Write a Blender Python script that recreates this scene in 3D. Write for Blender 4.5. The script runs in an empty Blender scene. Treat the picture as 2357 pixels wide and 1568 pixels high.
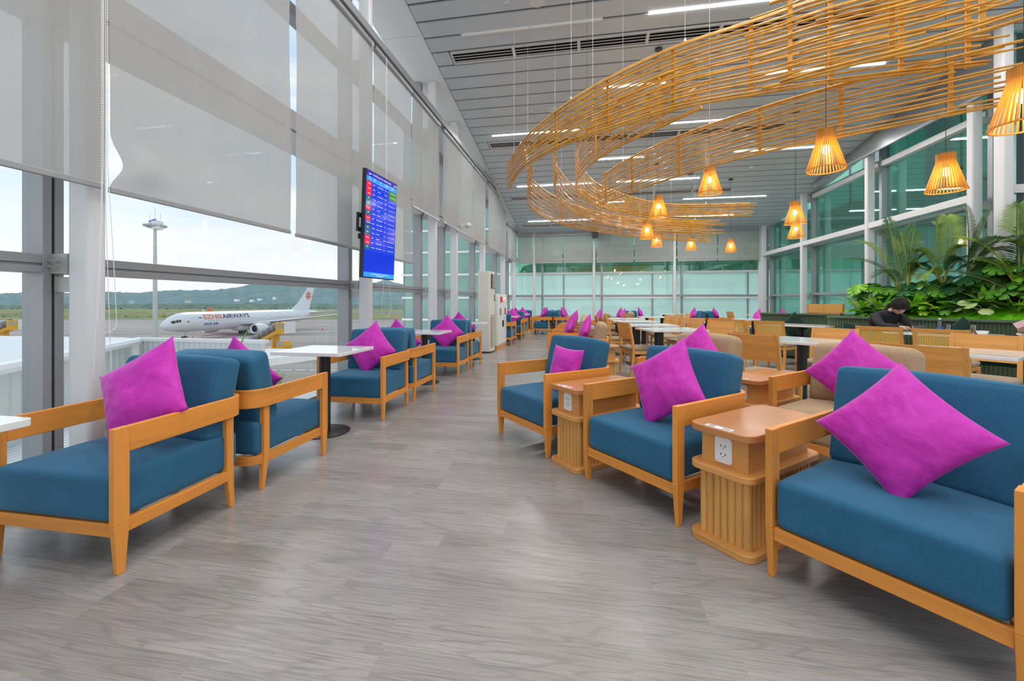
import bpy, bmesh, math, random
from mathutils import Vector, Matrix, Euler, noise
R = math.radians
C = bpy.context.scene.collection
PI = math.pi

# ------------------------------------------------------------------ camera
F, CX, VH, H, YAW = 972.0, 1178.5, 695.0, 1.2, R(10.1)
SA, CA = math.sin(YAW), math.cos(YAW)
cam_d = bpy.data.cameras.new('camera')
cam = bpy.data.objects.new('camera', cam_d); C.objects.link(cam)
cam.location = (0, 0, H); cam.rotation_euler = (R(90), 0, YAW)
cam_d.sensor_width = 36.0; cam_d.lens = F / 2357 * 36
cam_d.shift_y = -(784 - VH) / 2357
cam_d.clip_start = 0.05; cam_d.clip_end = 9000
bpy.context.scene.camera = cam

def at(u, v, t):
    r = (u - CX) / F
    return Vector(((-SA + r * CA) * t, (CA + r * SA) * t, H + (VH - v) / F * t))
def view(r, t, z):                       # a point t ahead of and r to the right of the viewer
    return Vector((-SA * t + CA * r, CA * t + SA * r, z))
def ceil_z(y): return 4.05 + 0.155 * (17 - y)
D2 = (0.669, -0.743); N2 = (0.743, 0.669)     # axes of the diagonal furniture rows
def diag(s, n): return (s * D2[0] + n * N2[0], s * D2[1] + n * N2[1])
TD = R(-48)

# ------------------------------------------------------------------ mesh builder
class MB:
    def __init__(s): s.v = []; s.f = []; s.mi = []; s.cur = 0
    def add(s, vs, fs):
        o = len(s.v); s.v += [tuple(p) for p in vs]
        for f in fs: s.f.append([i + o for i in f]); s.mi.append(s.cur)
        return s
    def box(s, x0, x1, y0, y1, z0, z1, m=None):
        vs = [Vector((x, y, z)) for z in (z0, z1) for y in (y0, y1) for x in (x0, x1)]
        if m is not None: vs = [m @ p for p in vs]
        return s.add(vs, [(0, 2, 3, 1), (4, 5, 7, 6), (0, 1, 5, 4), (2, 6, 7, 3), (0, 4, 6, 2), (1, 3, 7, 5)])
    def frustum(s, lo, hi, z0, z1):          # lo/hi = (x0,x1,y0,y1)
        vs = [(x, y, z0) for y in lo[2:] for x in lo[:2]] + [(x, y, z1) for y in hi[2:] for x in hi[:2]]
        return s.add(vs, [(0, 2, 3, 1), (4, 5, 7, 6), (0, 1, 5, 4), (2, 6, 7, 3), (0, 4, 6, 2), (1, 3, 7, 5)])
    def prism(s, pts, z0, z1, m=None):
        n = len(pts)
        vs = [Vector((p[0], p[1], z0)) for p in pts] + [Vector((p[0], p[1], z1)) for p in pts]
        if m is not None: vs = [m @ p for p in vs]
        fs = [list(range(n))[::-1], list(range(n, 2 * n))] + [(i, (i + 1) % n, n + (i + 1) % n, n + i) for i in range(n)]
        return s.add(vs, fs)
    def loft(s, rings, cap=True, closed=True):
        n = len(rings[0]); vs = [p for r in rings for p in r]; fs = []
        for k in range(len(rings) - 1):
            for i in range(n if closed else n - 1):
                j = (i + 1) % n
                fs.append((k * n + i, k * n + j, (k + 1) * n + j, (k + 1) * n + i))
        if cap and closed:
            fs.append(list(range(n))[::-1]); fs.append([(len(rings) - 1) * n + i for i in range(n)])
        return s.add(vs, fs)
    def tube(s, path, r, n=6, cap=True):
        path = [Vector(p) for p in path]; rings = []
        up = None
        for i, p in enumerate(path):
            a = path[max(i - 1, 0)]; b = path[min(i + 1, len(path) - 1)]
            t = (b - a)
            if t.length < 1e-9: t = Vector((0, 0, 1))
            t.normalize()
            if up is None: up = Vector((0, 0, 1)) if abs(t.z) < .9 else Vector((1, 0, 0))
            x = t.cross(up); x.normalize(); y = x.cross(t); up = y
            rr = r[i] if isinstance(r, (list, tuple)) else r
            rings.append([p + (x * math.cos(2 * PI * k / n) + y * math.sin(2 * PI * k / n)) * rr for k in range(n)])
        return s.loft(rings, cap)
    def lathe(s, prof, n=24, c=(0, 0, 0), m=None, cap=True):
        rings = []
        for r, z in prof:
            ring = [Vector((c[0] + r * math.cos(2 * PI * k / n), c[1] + r * math.sin(2 * PI * k / n), c[2] + z)) for k in range(n)]
            if m is not None: ring = [m @ p for p in ring]
            rings.append(ring)
        return s.loft(rings, cap)
    def ball(s, c, r, n=12, m=12, sc=(1, 1, 1)):
        prof = [(max(1e-4, math.sin(PI * i / m)), -math.cos(PI * i / m)) for i in range(m + 1)]
        rings = [[(c[0] + q * r * sc[0] * math.cos(2 * PI * k / n), c[1] + q * r * sc[1] * math.sin(2 * PI * k / n), c[2] + z * r * sc[2]) for k in range(n)] for q, z in prof]
        return s.loft(rings, True)
    def soft(s, hx, hy, hz, r, n=9, crown=0, m=None, c=(0, 0, 0), pinch=0):
        seen = {}; vs = []; fs = []
        r = min(r, hx, hy, hz)
        def key(p): return tuple(round(a, 5) for a in p)
        def put(p):
            k = key(p)
            if k in seen: return seen[k]
            q = Vector(p)
            inn = Vector((max(-hx + r, min(hx - r, q.x)), max(-hy + r, min(hy - r, q.y)), max(-hz + r, min(hz - r, q.z))))
            d = q - inn
            if d.length > 1e-9: q = inn + d.normalized() * r
            if crown: q.z += crown * (1 if q.z > 0 else 0) * max(0, 1 - (q.x / hx) ** 2) * max(0, 1 - (q.y / hy) ** 2)
            q = q + Vector(c)
            if m is not None: q = m @ q
            vs.append(q); seen[k] = len(vs) - 1; return len(vs) - 1
        def coords(h):
            a = [-h + r * i / 3 for i in range(3)]
            b = [-h + r + (2 * h - 2 * r) * i / n for i in range(n + 1)]
            return a + b + [h - r + r * i / 3 for i in range(1, 4)]
        X, Y, Z = coords(hx), coords(hy), coords(hz)
        def face(A, B, mk, flip):
            for i in range(len(A) - 1):
                for j in range(len(B) - 1):
                    q = [put(mk(A[i], B[j])), put(mk(A[i + 1], B[j])), put(mk(A[i + 1], B[j + 1])), put(mk(A[i], B[j + 1]))]
                    if len(set(q)) < 3: continue
                    fs.append(q[::-1] if flip else q)
        face(X, Y, lambda a, b: (a, b, hz), False); face(X, Y, lambda a, b: (a, b, -hz), True)
        face(X, Z, lambda a, b: (a, -hy, b), False); face(X, Z, lambda a, b: (a, hy, b), True)
        face(Y, Z, lambda a, b: (hx, a, b), False); face(Y, Z, lambda a, b: (-hx, a, b), True)
        return s.add(vs, fs)
    def mesh(s, name, mats, smooth=None, fix=True):
        me = bpy.data.meshes.new(name); me.from_pydata(s.v, [], s.f)
        for m in (mats if isinstance(mats, (list, tuple)) else [mats]): me.materials.append(m)
        me.polygons.foreach_set('material_index', s.mi)
        if fix:
            bm = bmesh.new(); bm.from_mesh(me); bmesh.ops.recalc_face_normals(bm, faces=bm.faces); bm.to_mesh(me); bm.free()
        if smooth is not None:
            me.polygons.foreach_set('use_smooth', [True] * len(me.polygons))
            if smooth < 3.1: me.set_sharp_from_angle(angle=smooth)
        me.update(); return me
    def obj(s, name, mats, parent=None, smooth=None, bevel=0, fix=True):
        o = bpy.data.objects.new(name, s.mesh(name, mats, smooth, fix)); C.objects.link(o)
        if parent: o.parent = parent
        if bevel:
            b = o.modifiers.new('bevel', 'BEVEL'); b.width = bevel; b.segments = 2; b.limit_method = 'ANGLE'; b.angle_limit = R(40)
        return o
SM = R(40)

def tag(o, label, cat, group=None):
    o['label'] = label; o['category'] = cat
    if group: o['group'] = group
    return o
def thing(name, label, cat, loc=(0, 0, 0), rz=0, group=None):
    o = bpy.data.objects.new(name, None); C.objects.link(o); o.empty_display_size = .1
    o.location = loc; o.rotation_euler = (0, 0, rz); return tag(o, label, cat, group)
def dup(o, loc=None, rz=None, label=None, group=None, parent=None, rot=None):
    c = o.copy(); C.objects.link(c)
    if parent: c.parent = parent
    if loc is not None: c.location = loc
    if rz is not None: c.rotation_euler = (0, 0, rz)
    if rot is not None: c.rotation_euler = rot
    if label: c['label'] = label
    if group: c['group'] = group
    for ch in list(o.children): dup(ch, parent=c)
    return c
def struct(o): o['kind'] = 'structure'; return o
def text_mesh(s, size, name='lettering', mat=None, parent=None, extrude=0.0, shear=0, align='LEFT'):
    cu = bpy.data.curves.new(name, 'FONT'); cu.body = s; cu.size = size; cu.extrude = extrude; cu.shear = shear
    cu.align_x = align; cu.align_y = 'CENTER'; cu.resolution_u = 3
    to = bpy.data.objects.new(name, cu); C.objects.link(to)
    me = bpy.data.meshes.new_from_object(to.evaluated_get(bpy.context.evaluated_depsgraph_get()))
    bpy.data.objects.remove(to); me.name = name
    o = bpy.data.objects.new(name, me); C.objects.link(o)
    if mat: me.materials.clear(); me.materials.append(mat)
    if parent: o.parent = parent
    return o

# ------------------------------------------------------------------ materials
def nt(name):
    m = bpy.data.materials.new(name); m.use_nodes = True; t = m.node_tree
    return m, t, t.nodes['Principled BSDF'], t.nodes['Material Output']
def nd(t, typ, **k):
    n = t.nodes.new(typ)
    for a, b in k.items():
        if a in n.inputs.keys(): n.inputs[a].default_value = b
        else: setattr(n, a, b)
    return n
def c4(c): return (c[0], c[1], c[2], 1)
def mix(t, a, b, fac, typ='MIX'):
    n = t.nodes.new('ShaderNodeMix'); n.data_type = 'RGBA'; n.blend_type = typ
    for i, x in ((6, a), (7, b)):
        if hasattr(x, 'is_output'): t.links.new(x, n.inputs[i])
        else: n.inputs[i].default_value = c4(x)
    if hasattr(fac, 'is_output'): t.links.new(fac, n.inputs[0])
    else: n.inputs[0].default_value = fac
    return n.outputs[2]
def coords(t, scale=(1, 1, 1), kind='Object', rot=(0, 0, 0)):
    tc = t.nodes.new('ShaderNodeTexCoord'); mp = t.nodes.new('ShaderNodeMapping')
    mp.inputs['Scale'].default_value = scale; mp.inputs['Rotation'].default_value = rot
    t.links.new(tc.outputs[kind], mp.inputs[0]); return mp.outputs[0]
def noise_n(t, vec, scale, detail=3, rough=.5, dist=0):
    n = nd(t, 'ShaderNodeTexNoise', Scale=scale, Detail=detail, Roughness=rough, Distortion=dist)
    t.links.new(vec, n.inputs['Vector']); return n.outputs['Fac']
def ramp(t, fac, stops):
    n = t.nodes.new('ShaderNodeValToRGB'); t.links.new(fac, n.inputs[0]); e = n.color_ramp.elements
    while len(e) < len(stops): e.new(.5)
    for q, (p, c) in zip(e, stops): q.position = p; q.color = c4(c) if len(c) == 3 else c
    return n.outputs[0]
def bump(t, b, h, strength=.3, dist=.01):
    n = nd(t, 'ShaderNodeBump', Strength=strength, Distance=dist); t.links.new(h, n.inputs['Height']); t.links.new(n.outputs[0], b.inputs['Normal'])
def plain(name, col, rough=.5, metal=0, var=.06, sc=6, coat=0, spec=.5):
    m, t, b, o = nt(name)
    f = noise_n(t, coords(t), sc, 2)
    k = 1 - var
    t.links.new(mix(t, [x * k for x in col], [min(1, x * (1 + var)) for x in col], f), b.inputs['Base Color'])
    b.inputs['Roughness'].default_value = rough; b.inputs['Metallic'].default_value = metal
    b.inputs['Coat Weight'].default_value = coat; b.inputs['Specular IOR Level'].default_value = spec
    return m
def wood(name, col, scale, rough=.42, dark=.72, coat=.06):
    m, t, b, o = nt(name)
    v = coords(t, scale)
    f = noise_n(t, v, 1.0, 5, .62, .6); g = noise_n(t, coords(t, [s * 6 for s in scale]), 1.0, 3, .6)
    c = ramp(t, f, [(.3, [x * dark for x in col]), (.48, col), (.7, [min(1, x * 1.12) for x in col])])
    t.links.new(mix(t, c, mix(t, (.72, .66, .6), (1, 1, 1), g), .35, 'MULTIPLY'), b.inputs['Base Color'])
    b.inputs['Roughness'].default_value = rough; b.inputs['Coat Weight'].default_value = coat; b.inputs['Coat Roughness'].default_value = .25; b.inputs['Specular IOR Level'].default_value = .35
    bump(t, b, g, .05, .002)
    return m
def fabric(name, col, dark, sc=420, sheen=.25, tint=(1, 1, 1), streak=True):
    m, t, b, o = nt(name)
    w = noise_n(t, coords(t, (1, 1, .25 if streak else 1)), sc, 2, .6)
    l = noise_n(t, coords(t), 5, 3, .6)
    c = mix(t, dark, col, ramp(t, w, [(.35, (0, 0, 0)), (.65, (1, 1, 1))]))
    t.links.new(mix(t, c, [min(1, x * 1.2) for x in col], ramp(t, l, [(.5, (0, 0, 0)), (.8, (.45, .45, .45))])), b.inputs['Base Color'])
    b.inputs['Roughness'].default_value = .85; b.inputs['Sheen Weight'].default_value = sheen; b.inputs['Sheen Roughness'].default_value = .4
    b.inputs['Sheen Tint'].default_value = c4(tint); b.inputs['Specular IOR Level'].default_value = .2
    bump(t, b, w, .25, .002)
    return m
def emit(name, col, s):
    m, t, b, o = nt(name); b.inputs['Base Color'].default_value = c4((.8, .8, .8)); b.inputs['Emission Color'].default_value = c4(col); b.inputs['Emission Strength'].default_value = s
    return m
def glass(name, tint, refl_min=.05, refl_gain=.9, gtint=(1, 1, 1)):
    m, t, b, o = nt(name); t.nodes.remove(b)
    tr = nd(t, 'ShaderNodeBsdfTransparent', Color=c4(tint)); gl = nd(t, 'ShaderNodeBsdfGlossy', Color=c4(gtint), Roughness=.01)
    fr = nd(t, 'ShaderNodeFresnel', IOR=1.5)
    ma = nd(t, 'ShaderNodeMath', operation='MULTIPLY_ADD'); t.links.new(fr.outputs[0], ma.inputs[0]); ma.inputs[1].default_value = refl_gain; ma.inputs[2].default_value = refl_min; ma.use_clamp = True
    mx = t.nodes.new('ShaderNodeMixShader'); t.links.new(ma.outputs[0], mx.inputs[0]); t.links.new(tr.outputs[0], mx.inputs[1]); t.links.new(gl.outputs[0], mx.inputs[2])
    t.links.new(mx.outputs[0], o.inputs[0]); return m

M = {}
OR = (.80, .315, .058)
M['wood_v'] = wood('beech_upright', OR, (9, 9, .8))
M['wood_h'] = wood('beech_rail', (.78, .30, .052), (1.0, 1.0, 14))
M['wood_t'] = wood('side_table_veneer', (.70, .33, .095), (1.2, 1.2, 10), .35)
M['wood_tt'] = wood('side_table_top_veneer', (.52, .215, .075), (9, 1.2, 9), .28, .85, .3)
M['flute'] = wood('fluted_oak', (.80, .41, .12), (5, 5, .7), .4)
M['chairw'] = wood('chair_beech', (.78, .38, .105), (1.6, 1.6, 14), .4, .72)
M['chairw_v'] = wood('chair_leg_beech', (.78, .38, .105), (8, 8, .8), .4, .8)
M['blue'] = fabric('blue_woven_fabric', (.034, .142, .255), (.020, .098, .185), 650, .3, (.5, .8, 1))
M['beige'] = fabric('beige_woven_fabric', (.47, .34, .21), (.33, .23, .13), 380, .2)
M['seatbeige'] = fabric('taupe_seat_fabric', (.38, .29, .20), (.28, .2, .13), 300, .2)
M['green_f'] = fabric('dark_green_velvet', (.012, .035, .027), (.006, .02, .016), 200, .3, (.4, .8, .6))
def velvet():
    m, t, b, o = nt('magenta_velvet')
    l = noise_n(t, coords(t, (1, 1, 1.6)), 9, 4, .6, 1.2)
    lw = nd(t, 'ShaderNodeLayerWeight', Blend=.35)
    c = ramp(t, l, [(.25, (.47, .016, .34)), (.5, (.55, .028, .41)), (.75, (.62, .048, .48))])
    t.links.new(c, b.inputs['Base Color'])
    b.inputs['Roughness'].default_value = .6; b.inputs['Sheen Weight'].default_value = .6; b.inputs['Sheen Roughness'].default_value = .3
    b.inputs['Sheen Tint'].default_value = (1, .45, .95, 1); b.inputs['Specular IOR Level'].default_value = .3
    bump(t, b, l, .25, .02); return m
M['velvet'] = velvet()
M['white'] = plain('white_paint', (.80, .80, .80), .35, 0, .02)
M['column'] = plain('white_steel_paint', (.66, .66, .67), .4, 0, .04, 3)
M['alu'] = plain('grey_aluminium', (.33, .34, .36), .38, .35, .04)
M['alu_d'] = plain('dark_joint', (.03, .032, .035), .6)
M['bracket'] = plain('galvanised_bracket', (.45, .45, .42), .45, .5)
M['black'] = plain('black_metal', (.016, .016, .018), .45)
M['tabletop'] = plain('white_quartz', (.78, .79, .80), .12, 0, .03, 40, .3)
M['panel'] = plain('grey_ceiling_panel', (.56, .60, .635), .42, .15, .04, 1.5)
M['gap'] = plain('ceiling_void', (.02, .02, .022), .8)
M['soffit'] = plain('white_soffit', (.74, .77, .77), .5, 0, .03)
M['led'] = emit('led_diffuser', (1, .98, .97), 14)
M['tube_off'] = plain('unlit_lamp_tube', (.75, .74, .70), .3)
M['vent'] = plain('vent_white', (.66, .66, .66), .45)
M['bamboo'] = None
def bamboo():
    m, t, b, o = nt('golden_bamboo')
    f = noise_n(t, coords(t), 7, 3, .6); g = noise_n(t, coords(t), 40, 2)
    c = ramp(t, f, [(.25, (.46, .205, .018)), (.5, (.66, .315, .026)), (.75, (.76, .41, .055))])
    t.links.new(mix(t, c, (.30, .15, .04), ramp(t, g, [(.62, (0, 0, 0)), (.72, (.7, .7, .7))])), b.inputs['Base Color'])
    b.inputs['Roughness'].default_value = .38; b.inputs['Coat Weight'].default_value = .2; return m
M['bamboo'] = bamboo()
M['post'] = wood('bamboo_post_wood', (.74, .32, .03), (8, 8, 1), .4)
M['lampwood'] = None
def lampwood():
    m, t, b, o = nt('lamp_slat_wood')
    f = noise_n(t, coords(t, (8, 8, 1.5)), 6, 3)
    t.links.new(ramp(t, f, [(.3, (.42, .22, .03)), (.7, (.58, .33, .06))]), b.inputs['Base Color'])
    b.inputs['Roughness'].default_value = .45
    tl = nd(t, 'ShaderNodeBsdfTranslucent', Color=(.86, .54, .15, 1)); mx = t.nodes.new('ShaderNodeMixShader'); mx.inputs[0].default_value = .45
    t.links.new(b.outputs[0], mx.inputs[1]); t.links.new(tl.outputs[0], mx.inputs[2]); t.links.new(mx.outputs[0], o.inputs[0]); return m
M['lampwood'] = lampwood()
M['bulb'] = emit('warm_bulb', (1, .80, .48), 32)
M['glass'] = glass('clear_window_glass', (.97, .985, .99), .003, .05)
M['teal'] = glass('teal_tinted_glass', (.78, .96, .92), .24, .6, (.62, .92, .84))
M['teal_w'] = plain('teal_glass_facade', (.20, .46, .40), .12, 0, .15, .8, .3)
def blind():
    m, t, b, o = nt('grey_blind_fabric')
    w = noise_n(t, coords(t, (1, 1, 1)), 900, 1); l = noise_n(t, coords(t, (1, 2.2, .25)), 2.0, 4, .55)
    c = mix(t, (.44, .433, .422), (.51, .503, .49), l)
    t.links.new(c, b.inputs['Base Color']); b.inputs['Roughness'].default_value = .9
    bump(t, b, l, .5, .05)
    tl = t.nodes.new('ShaderNodeBsdfTranslucent'); t.links.new(mix(t, c, (.43, .425, .415), .5), tl.inputs[0])
    mx = t.nodes.new('ShaderNodeMixShader'); mx.inputs[0].default_value = .42
    t.links.new(b.outputs[0], mx.inputs[1]); t.links.new(tl.outputs[0], mx.inputs[2])
    tr = nd(t, 'ShaderNodeBsdfTransparent'); m2 = t.nodes.new('ShaderNodeMixShader'); m2.inputs[0].default_value = .15
    t.links.new(mx.outputs[0], m2.inputs[1]); t.links.new(tr.outputs[0], m2.inputs[2]); t.links.new(m2.outputs[0], o.inputs[0]); return m
M['blind'] = blind()
def floor_mat():
    m, t, b, o = nt('grey_oak_planks')
    tc = t.nodes.new('ShaderNodeTexCoord'); sp = t.nodes.new('ShaderNodeSeparateXYZ'); t.links.new(tc.outputs['Object'], sp.inputs[0])
    def ma(op, a, b=None, c=None):
        n = t.nodes.new('ShaderNodeMath'); n.operation = op
        for k, x in enumerate((a, b, c)):
            if x is None: continue
            if hasattr(x, 'is_output'): t.links.new(x, n.inputs[k])
            else: n.inputs[k].default_value = x
        return n.outputs[0]
    PW, PL = .152, 1.22
    yr = ma('DIVIDE', sp.outputs['Y'], PW); row = ma('FLOOR', yr); fy = ma('FRACT', yr)
    wn = t.nodes.new('ShaderNodeTexWhiteNoise'); wn.noise_dimensions = '1D'; t.links.new(row, wn.inputs['W'])
    xr_ = ma('ADD', ma('DIVIDE', sp.outputs['X'], PL), ma('MULTIPLY', wn.outputs['Value'], 7.0)); col = ma('FLOOR', xr_); fx = ma('FRACT', xr_)
    cb = t.nodes.new('ShaderNodeCombineXYZ'); t.links.new(row, cb.inputs[0]); t.links.new(col, cb.inputs[1])
    wp = t.nodes.new('ShaderNodeTexWhiteNoise'); wp.noise_dimensions = '2D'; t.links.new(cb.outputs[0], wp.inputs['Vector'])
    ex = ma('LESS_THAN', ma('MULTIPLY', ma('SUBTRACT', .5, ma('ABSOLUTE', ma('SUBTRACT', fx, .5))), PL), .0009)
    ey = ma('LESS_THAN', ma('MULTIPLY', ma('SUBTRACT', .5, ma('ABSOLUTE', ma('SUBTRACT', fy, .5))), PW), .0009)
    seam = ma('MAXIMUM', ex, ey)
    ad = t.nodes.new('ShaderNodeVectorMath'); ad.operation = 'MULTIPLY_ADD'
    t.links.new(wp.outputs['Color'], ad.inputs[0]); ad.inputs[1].default_value = (17.3, 13.1, 0); t.links.new(tc.outputs['Object'], ad.inputs[2])
    mp = t.nodes.new('ShaderNodeMapping'); mp.inputs['Scale'].default_value = (1.3, 11, 1); t.links.new(ad.outputs[0], mp.inputs[0])
    rings = nd(t, 'ShaderNodeTexNoise', Scale=1.0, Detail=1.5, Roughness=.45, Distortion=.3); t.links.new(mp.outputs[0], rings.inputs[0])
    mm = nd(t, 'ShaderNodeMath', operation='MULTIPLY'); t.links.new(rings.outputs['Fac'], mm.inputs[0]); mm.inputs[1].default_value = 52
    sn = nd(t, 'ShaderNodeMath', operation='SINE'); t.links.new(mm.outputs[0], sn.inputs[0])
    mp2 = t.nodes.new('ShaderNodeMapping'); mp2.inputs['Scale'].default_value = (4, 150, 1); t.links.new(ad.outputs[0], mp2.inputs[0])
    fine = nd(t, 'ShaderNodeTexNoise', Scale=1.0, Detail=4.0, Roughness=.6); t.links.new(mp2.outputs[0], fine.inputs[0])
    mp3 = t.nodes.new('ShaderNodeMapping'); mp3.inputs['Scale'].default_value = (.8, 3, 1); t.links.new(ad.outputs[0], mp3.inputs[0])
    broad = nd(t, 'ShaderNodeTexNoise', Scale=1.0, Detail=3.0); t.links.new(mp3.outputs[0], broad.inputs[0])
    c = ramp(t, broad.outputs['Fac'], [(.3, (.24, .217, .203)), (.5, (.307, .28, .263)), (.7, (.368, .34, .322))])
    c = mix(t, c, (.13, .115, .11), ramp(t, fine.outputs['Fac'], [(.46, (0, 0, 0)), (.72, (.75, .75, .75))]))
    c = mix(t, c, (.15, .135, .13), ramp(t, sn.outputs[0], [(.5, (0, 0, 0)), (1.0, (.36, .36, .36))]))
    hs = mix(t, c, (.42, .40, .38), ramp(t, wp.outputs['Value'], [(0, (0, 0, 0)), (1, (.22, .22, .22))]))
    t.links.new(mix(t, hs, (.30, .23, .15), ma('MULTIPLY', seam, .7)), b.inputs['Base Color'])
    b.inputs['Roughness'].default_value = .25; b.inputs['Specular IOR Level'].default_value = .5
    bump(t, b, fine.outputs['Fac'], .06, .002); return m
M['floor'] = floor_mat()
# ------------------------------------------------------------------ world and lamps
sc = bpy.context.scene
w = bpy.data.worlds.new('world'); sc.world = w; w.use_nodes = True; t = w.node_tree
bg = t.nodes['Background']
tc = t.nodes.new('ShaderNodeTexCoord'); sx = t.nodes.new('ShaderNodeSeparateXYZ'); t.links.new(tc.outputs['Generated'], sx.inputs[0])
sky = ramp(t, sx.outputs['Z'], [(0.0, (.90, .92, .92)), (.08, (.92, .93, .93)), (.22, (.66, .82, .93)), (.6, (.42, .62, .86))])
mp = t.nodes.new('ShaderNodeMapping'); mp.inputs['Scale'].default_value = (2, 2, 9); t.links.new(tc.outputs['Generated'], mp.inputs[0])
cl = noise_n(t, mp.outputs[0], 1.3, 5, .55, .4)
t.links.new(mix(t, sky, (.97, .96, .95), ramp(t, cl, [(.42, (0, 0, 0)), (.62, (.85, .85, .85))])), bg.inputs['Color'])
bg.inputs['Strength'].default_value = 0.82
sc.view_settings.view_transform = 'Standard'; sc.view_settings.look = 'None'; sc.view_settings.exposure = 0.48; sc.view_settings.gamma = 1.0
sc.view_settings.use_curve_mapping = False
sc.cycles.max_bounces = 7; sc.cycles.transparent_max_bounces = 20; sc.cycles.use_adaptive_sampling = True; sc.cycles.adaptive_threshold = .02; sc.cycles.diffuse_bounces = 3; sc.cycles.glossy_bounces = 3
sc.cycles.use_denoising = True; sc.cycles.sample_clamp_indirect = 6
sl = bpy.data.lights.new('hazy_sun', 'SUN'); sl.energy = .8; sl.angle = R(25); sl.color = (1, .97, .92)
so = bpy.data.objects.new('hazy_sun', sl); C.objects.link(so); so.rotation_euler = (R(-38), R(-28), 0)

XL, XR, YF = -2.9, 6.4, 17.2
BACK = -4.0
# ------------------------------------------------------------------ floor and ceiling
fl = MB().box(-3.42, 13, BACK, 17.45, -.2, 0).obj('floor', M['floor']); struct(fl)
cm = MB()
k0 = int((BACK - 6.09) / .335)
for k in range(k0, 34):
    y0 = 6.09 + .335 * k; a, b = y0 + .022, min(y0 + .313, 17.42)
    if a > 17.4: break
    xr = 13 if b < 7.95 else XR + .45
    cut = {3: (-2.4, 4.34), 12: (-2.42, 4.32), 22: (-2.47, 4.27), 30: (-2.49, -.23)}.get(k)
    for xa, xb in (((-2.7, -.002), (.002, 3.05), (3.054, xr)) if not cut else ((-2.7, cut[0]), (cut[1], xr))):
        cm.add([(x, y, ceil_z(y) + dz) for dz in (0, .03) for y in (a, b) for x in (xa, xb)],
               [(0, 2, 3, 1), (4, 5, 7, 6), (0, 1, 5, 4), (2, 6, 7, 3), (0, 4, 6, 2), (1, 3, 7, 5)])
ce = cm.obj('ceiling', M['panel']); struct(ce)
vb = MB()
for (xa, xb, ya, yb) in ((-3.5, 13, BACK, 7.95), (-3.5, 6.9, 7.95, 17.5)):
    vb.add([(x, y, ceil_z(y) + dz) for dz in (.16, .22) for y in (ya, yb) for x in (xa, xb)],
           [(0, 2, 3, 1), (4, 5, 7, 6), (0, 1, 5, 4), (2, 6, 7, 3), (0, 4, 6, 2), (1, 3, 7, 5)])
vb.obj('roof_deck', M['gap'], ce)
sb = MB()
ys = [BACK + i * (17.4 - BACK) / 8 for i in range(9)]
for i in range(8):
    sb.add([(x, y, ceil_z(y) + dz) for dz in (.02, .05) for y in (ys[i] + .004, ys[i + 1] - .004) for x in (-3.44, -2.72)],
           [(0, 2, 3, 1), (4, 5, 7, 6), (0, 1, 5, 4), (2, 6, 7, 3), (0, 4, 6, 2), (1, 3, 7, 5)])
struct(sb.obj('trim_1', M['soffit']))

# ------------------------------------------------------------------ left window wall
YC = [-4.0, -1.25, 2.02, 5.29, 7.82, 9.18, 11.8, 14.8, 17.2]
n_trim = 2
def rrect(x0, x1, y0, y1, r, n=4):
    pts = []
    for cx, cy, a0 in ((x1 - r, y1 - r, 0), (x0 + r, y1 - r, 90), (x0 + r, y0 + r, 180), (x1 - r, y0 + r, 270)):
        for i in range(n + 1):
            a = R(a0 + 90 * i / n); pts.append((cx + r * math.cos(a), cy + r * math.sin(a)))
    return pts
def bolts(mb, x, y, z, ax):
    for dy in (-.03, .035):
        for dz in (-.018, .018):
            m = Matrix.Translation((x, y + dy, z + dz)) @ (Matrix.Rotation(R(90), 4, 'Y') if ax == 'x' else Matrix.Rotation(R(90), 4, 'X'))
            mb.lathe([(.001, -.008), (.011, -.008), (.011, .008), (.001, .008)], 6, m=m)
for y in YC:
    zt = ceil_z(y) + .015
    c = MB().prism(rrect(-3.07, XL, y, y + .10, .03), 0, zt).obj('trim_%d' % n_trim, M['column'], smooth=R(50)); struct(c); n_trim += 1
    m = MB().box(-3.36, -3.2, y - .03, y + .015, 0, zt).box(-3.36, -3.2, y + .03, y + .075, 0, zt).obj('mullion', M['alu'], c, bevel=.003)
    MB().box(-3.35, -3.212, y + .015, y + .03, 0, zt).obj('joint', M['alu_d'], c)
    bk = MB()
    for z in (1.43, 2.98, 4.44):
        bk.box(-3.2, -3.07, y + .005, y + .06, z - .06, z + .06); bolts(bk, -3.14, y + .03, z, 'y'); bolts(bk, -3.19, y + .03, z, 'x')
        bk.box(-3.19, -3.06, y + .02, y + .05, z - .17, z - .08)
    bk.obj('bracket', M['bracket'], c)
for i in range(len(YC) - 1):
    a, b = YC[i] + .075, YC[i + 1] - .03
    g = MB().box(-3.312, -3.304, a, b, .06, 6.9 if b < 0 else min(6.9, ceil_z(b))).obj('window_%d' % (i + 1), M['glass']); struct(g)
    tm = MB().box(-3.34, -3.20, a, b, 1.43, 1.485).box(-3.34, -3.215, a, b, 1.415, 1.43).box(-3.34, -3.19, a, b, 1.375, 1.415)
    tm.obj('transom', M['alu'], g, bevel=.002)
    MB().box(-3.36, -3.17, a, b, 2.9, 3.06).box(-3.36, -3.2, a, b, 3.06, 3.09).box(-3.36, -3.17, a, b, 3.09, 3.3).obj('transom', M['column'], g)
    MB().box(-3.36, -3.2, a, b, 4.38, 4.5).obj('transom', M['alu'], g)
    MB().box(-3.38, -3.2, a, b, 0, .07).obj('window_sill', M['alu'], g)
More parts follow.
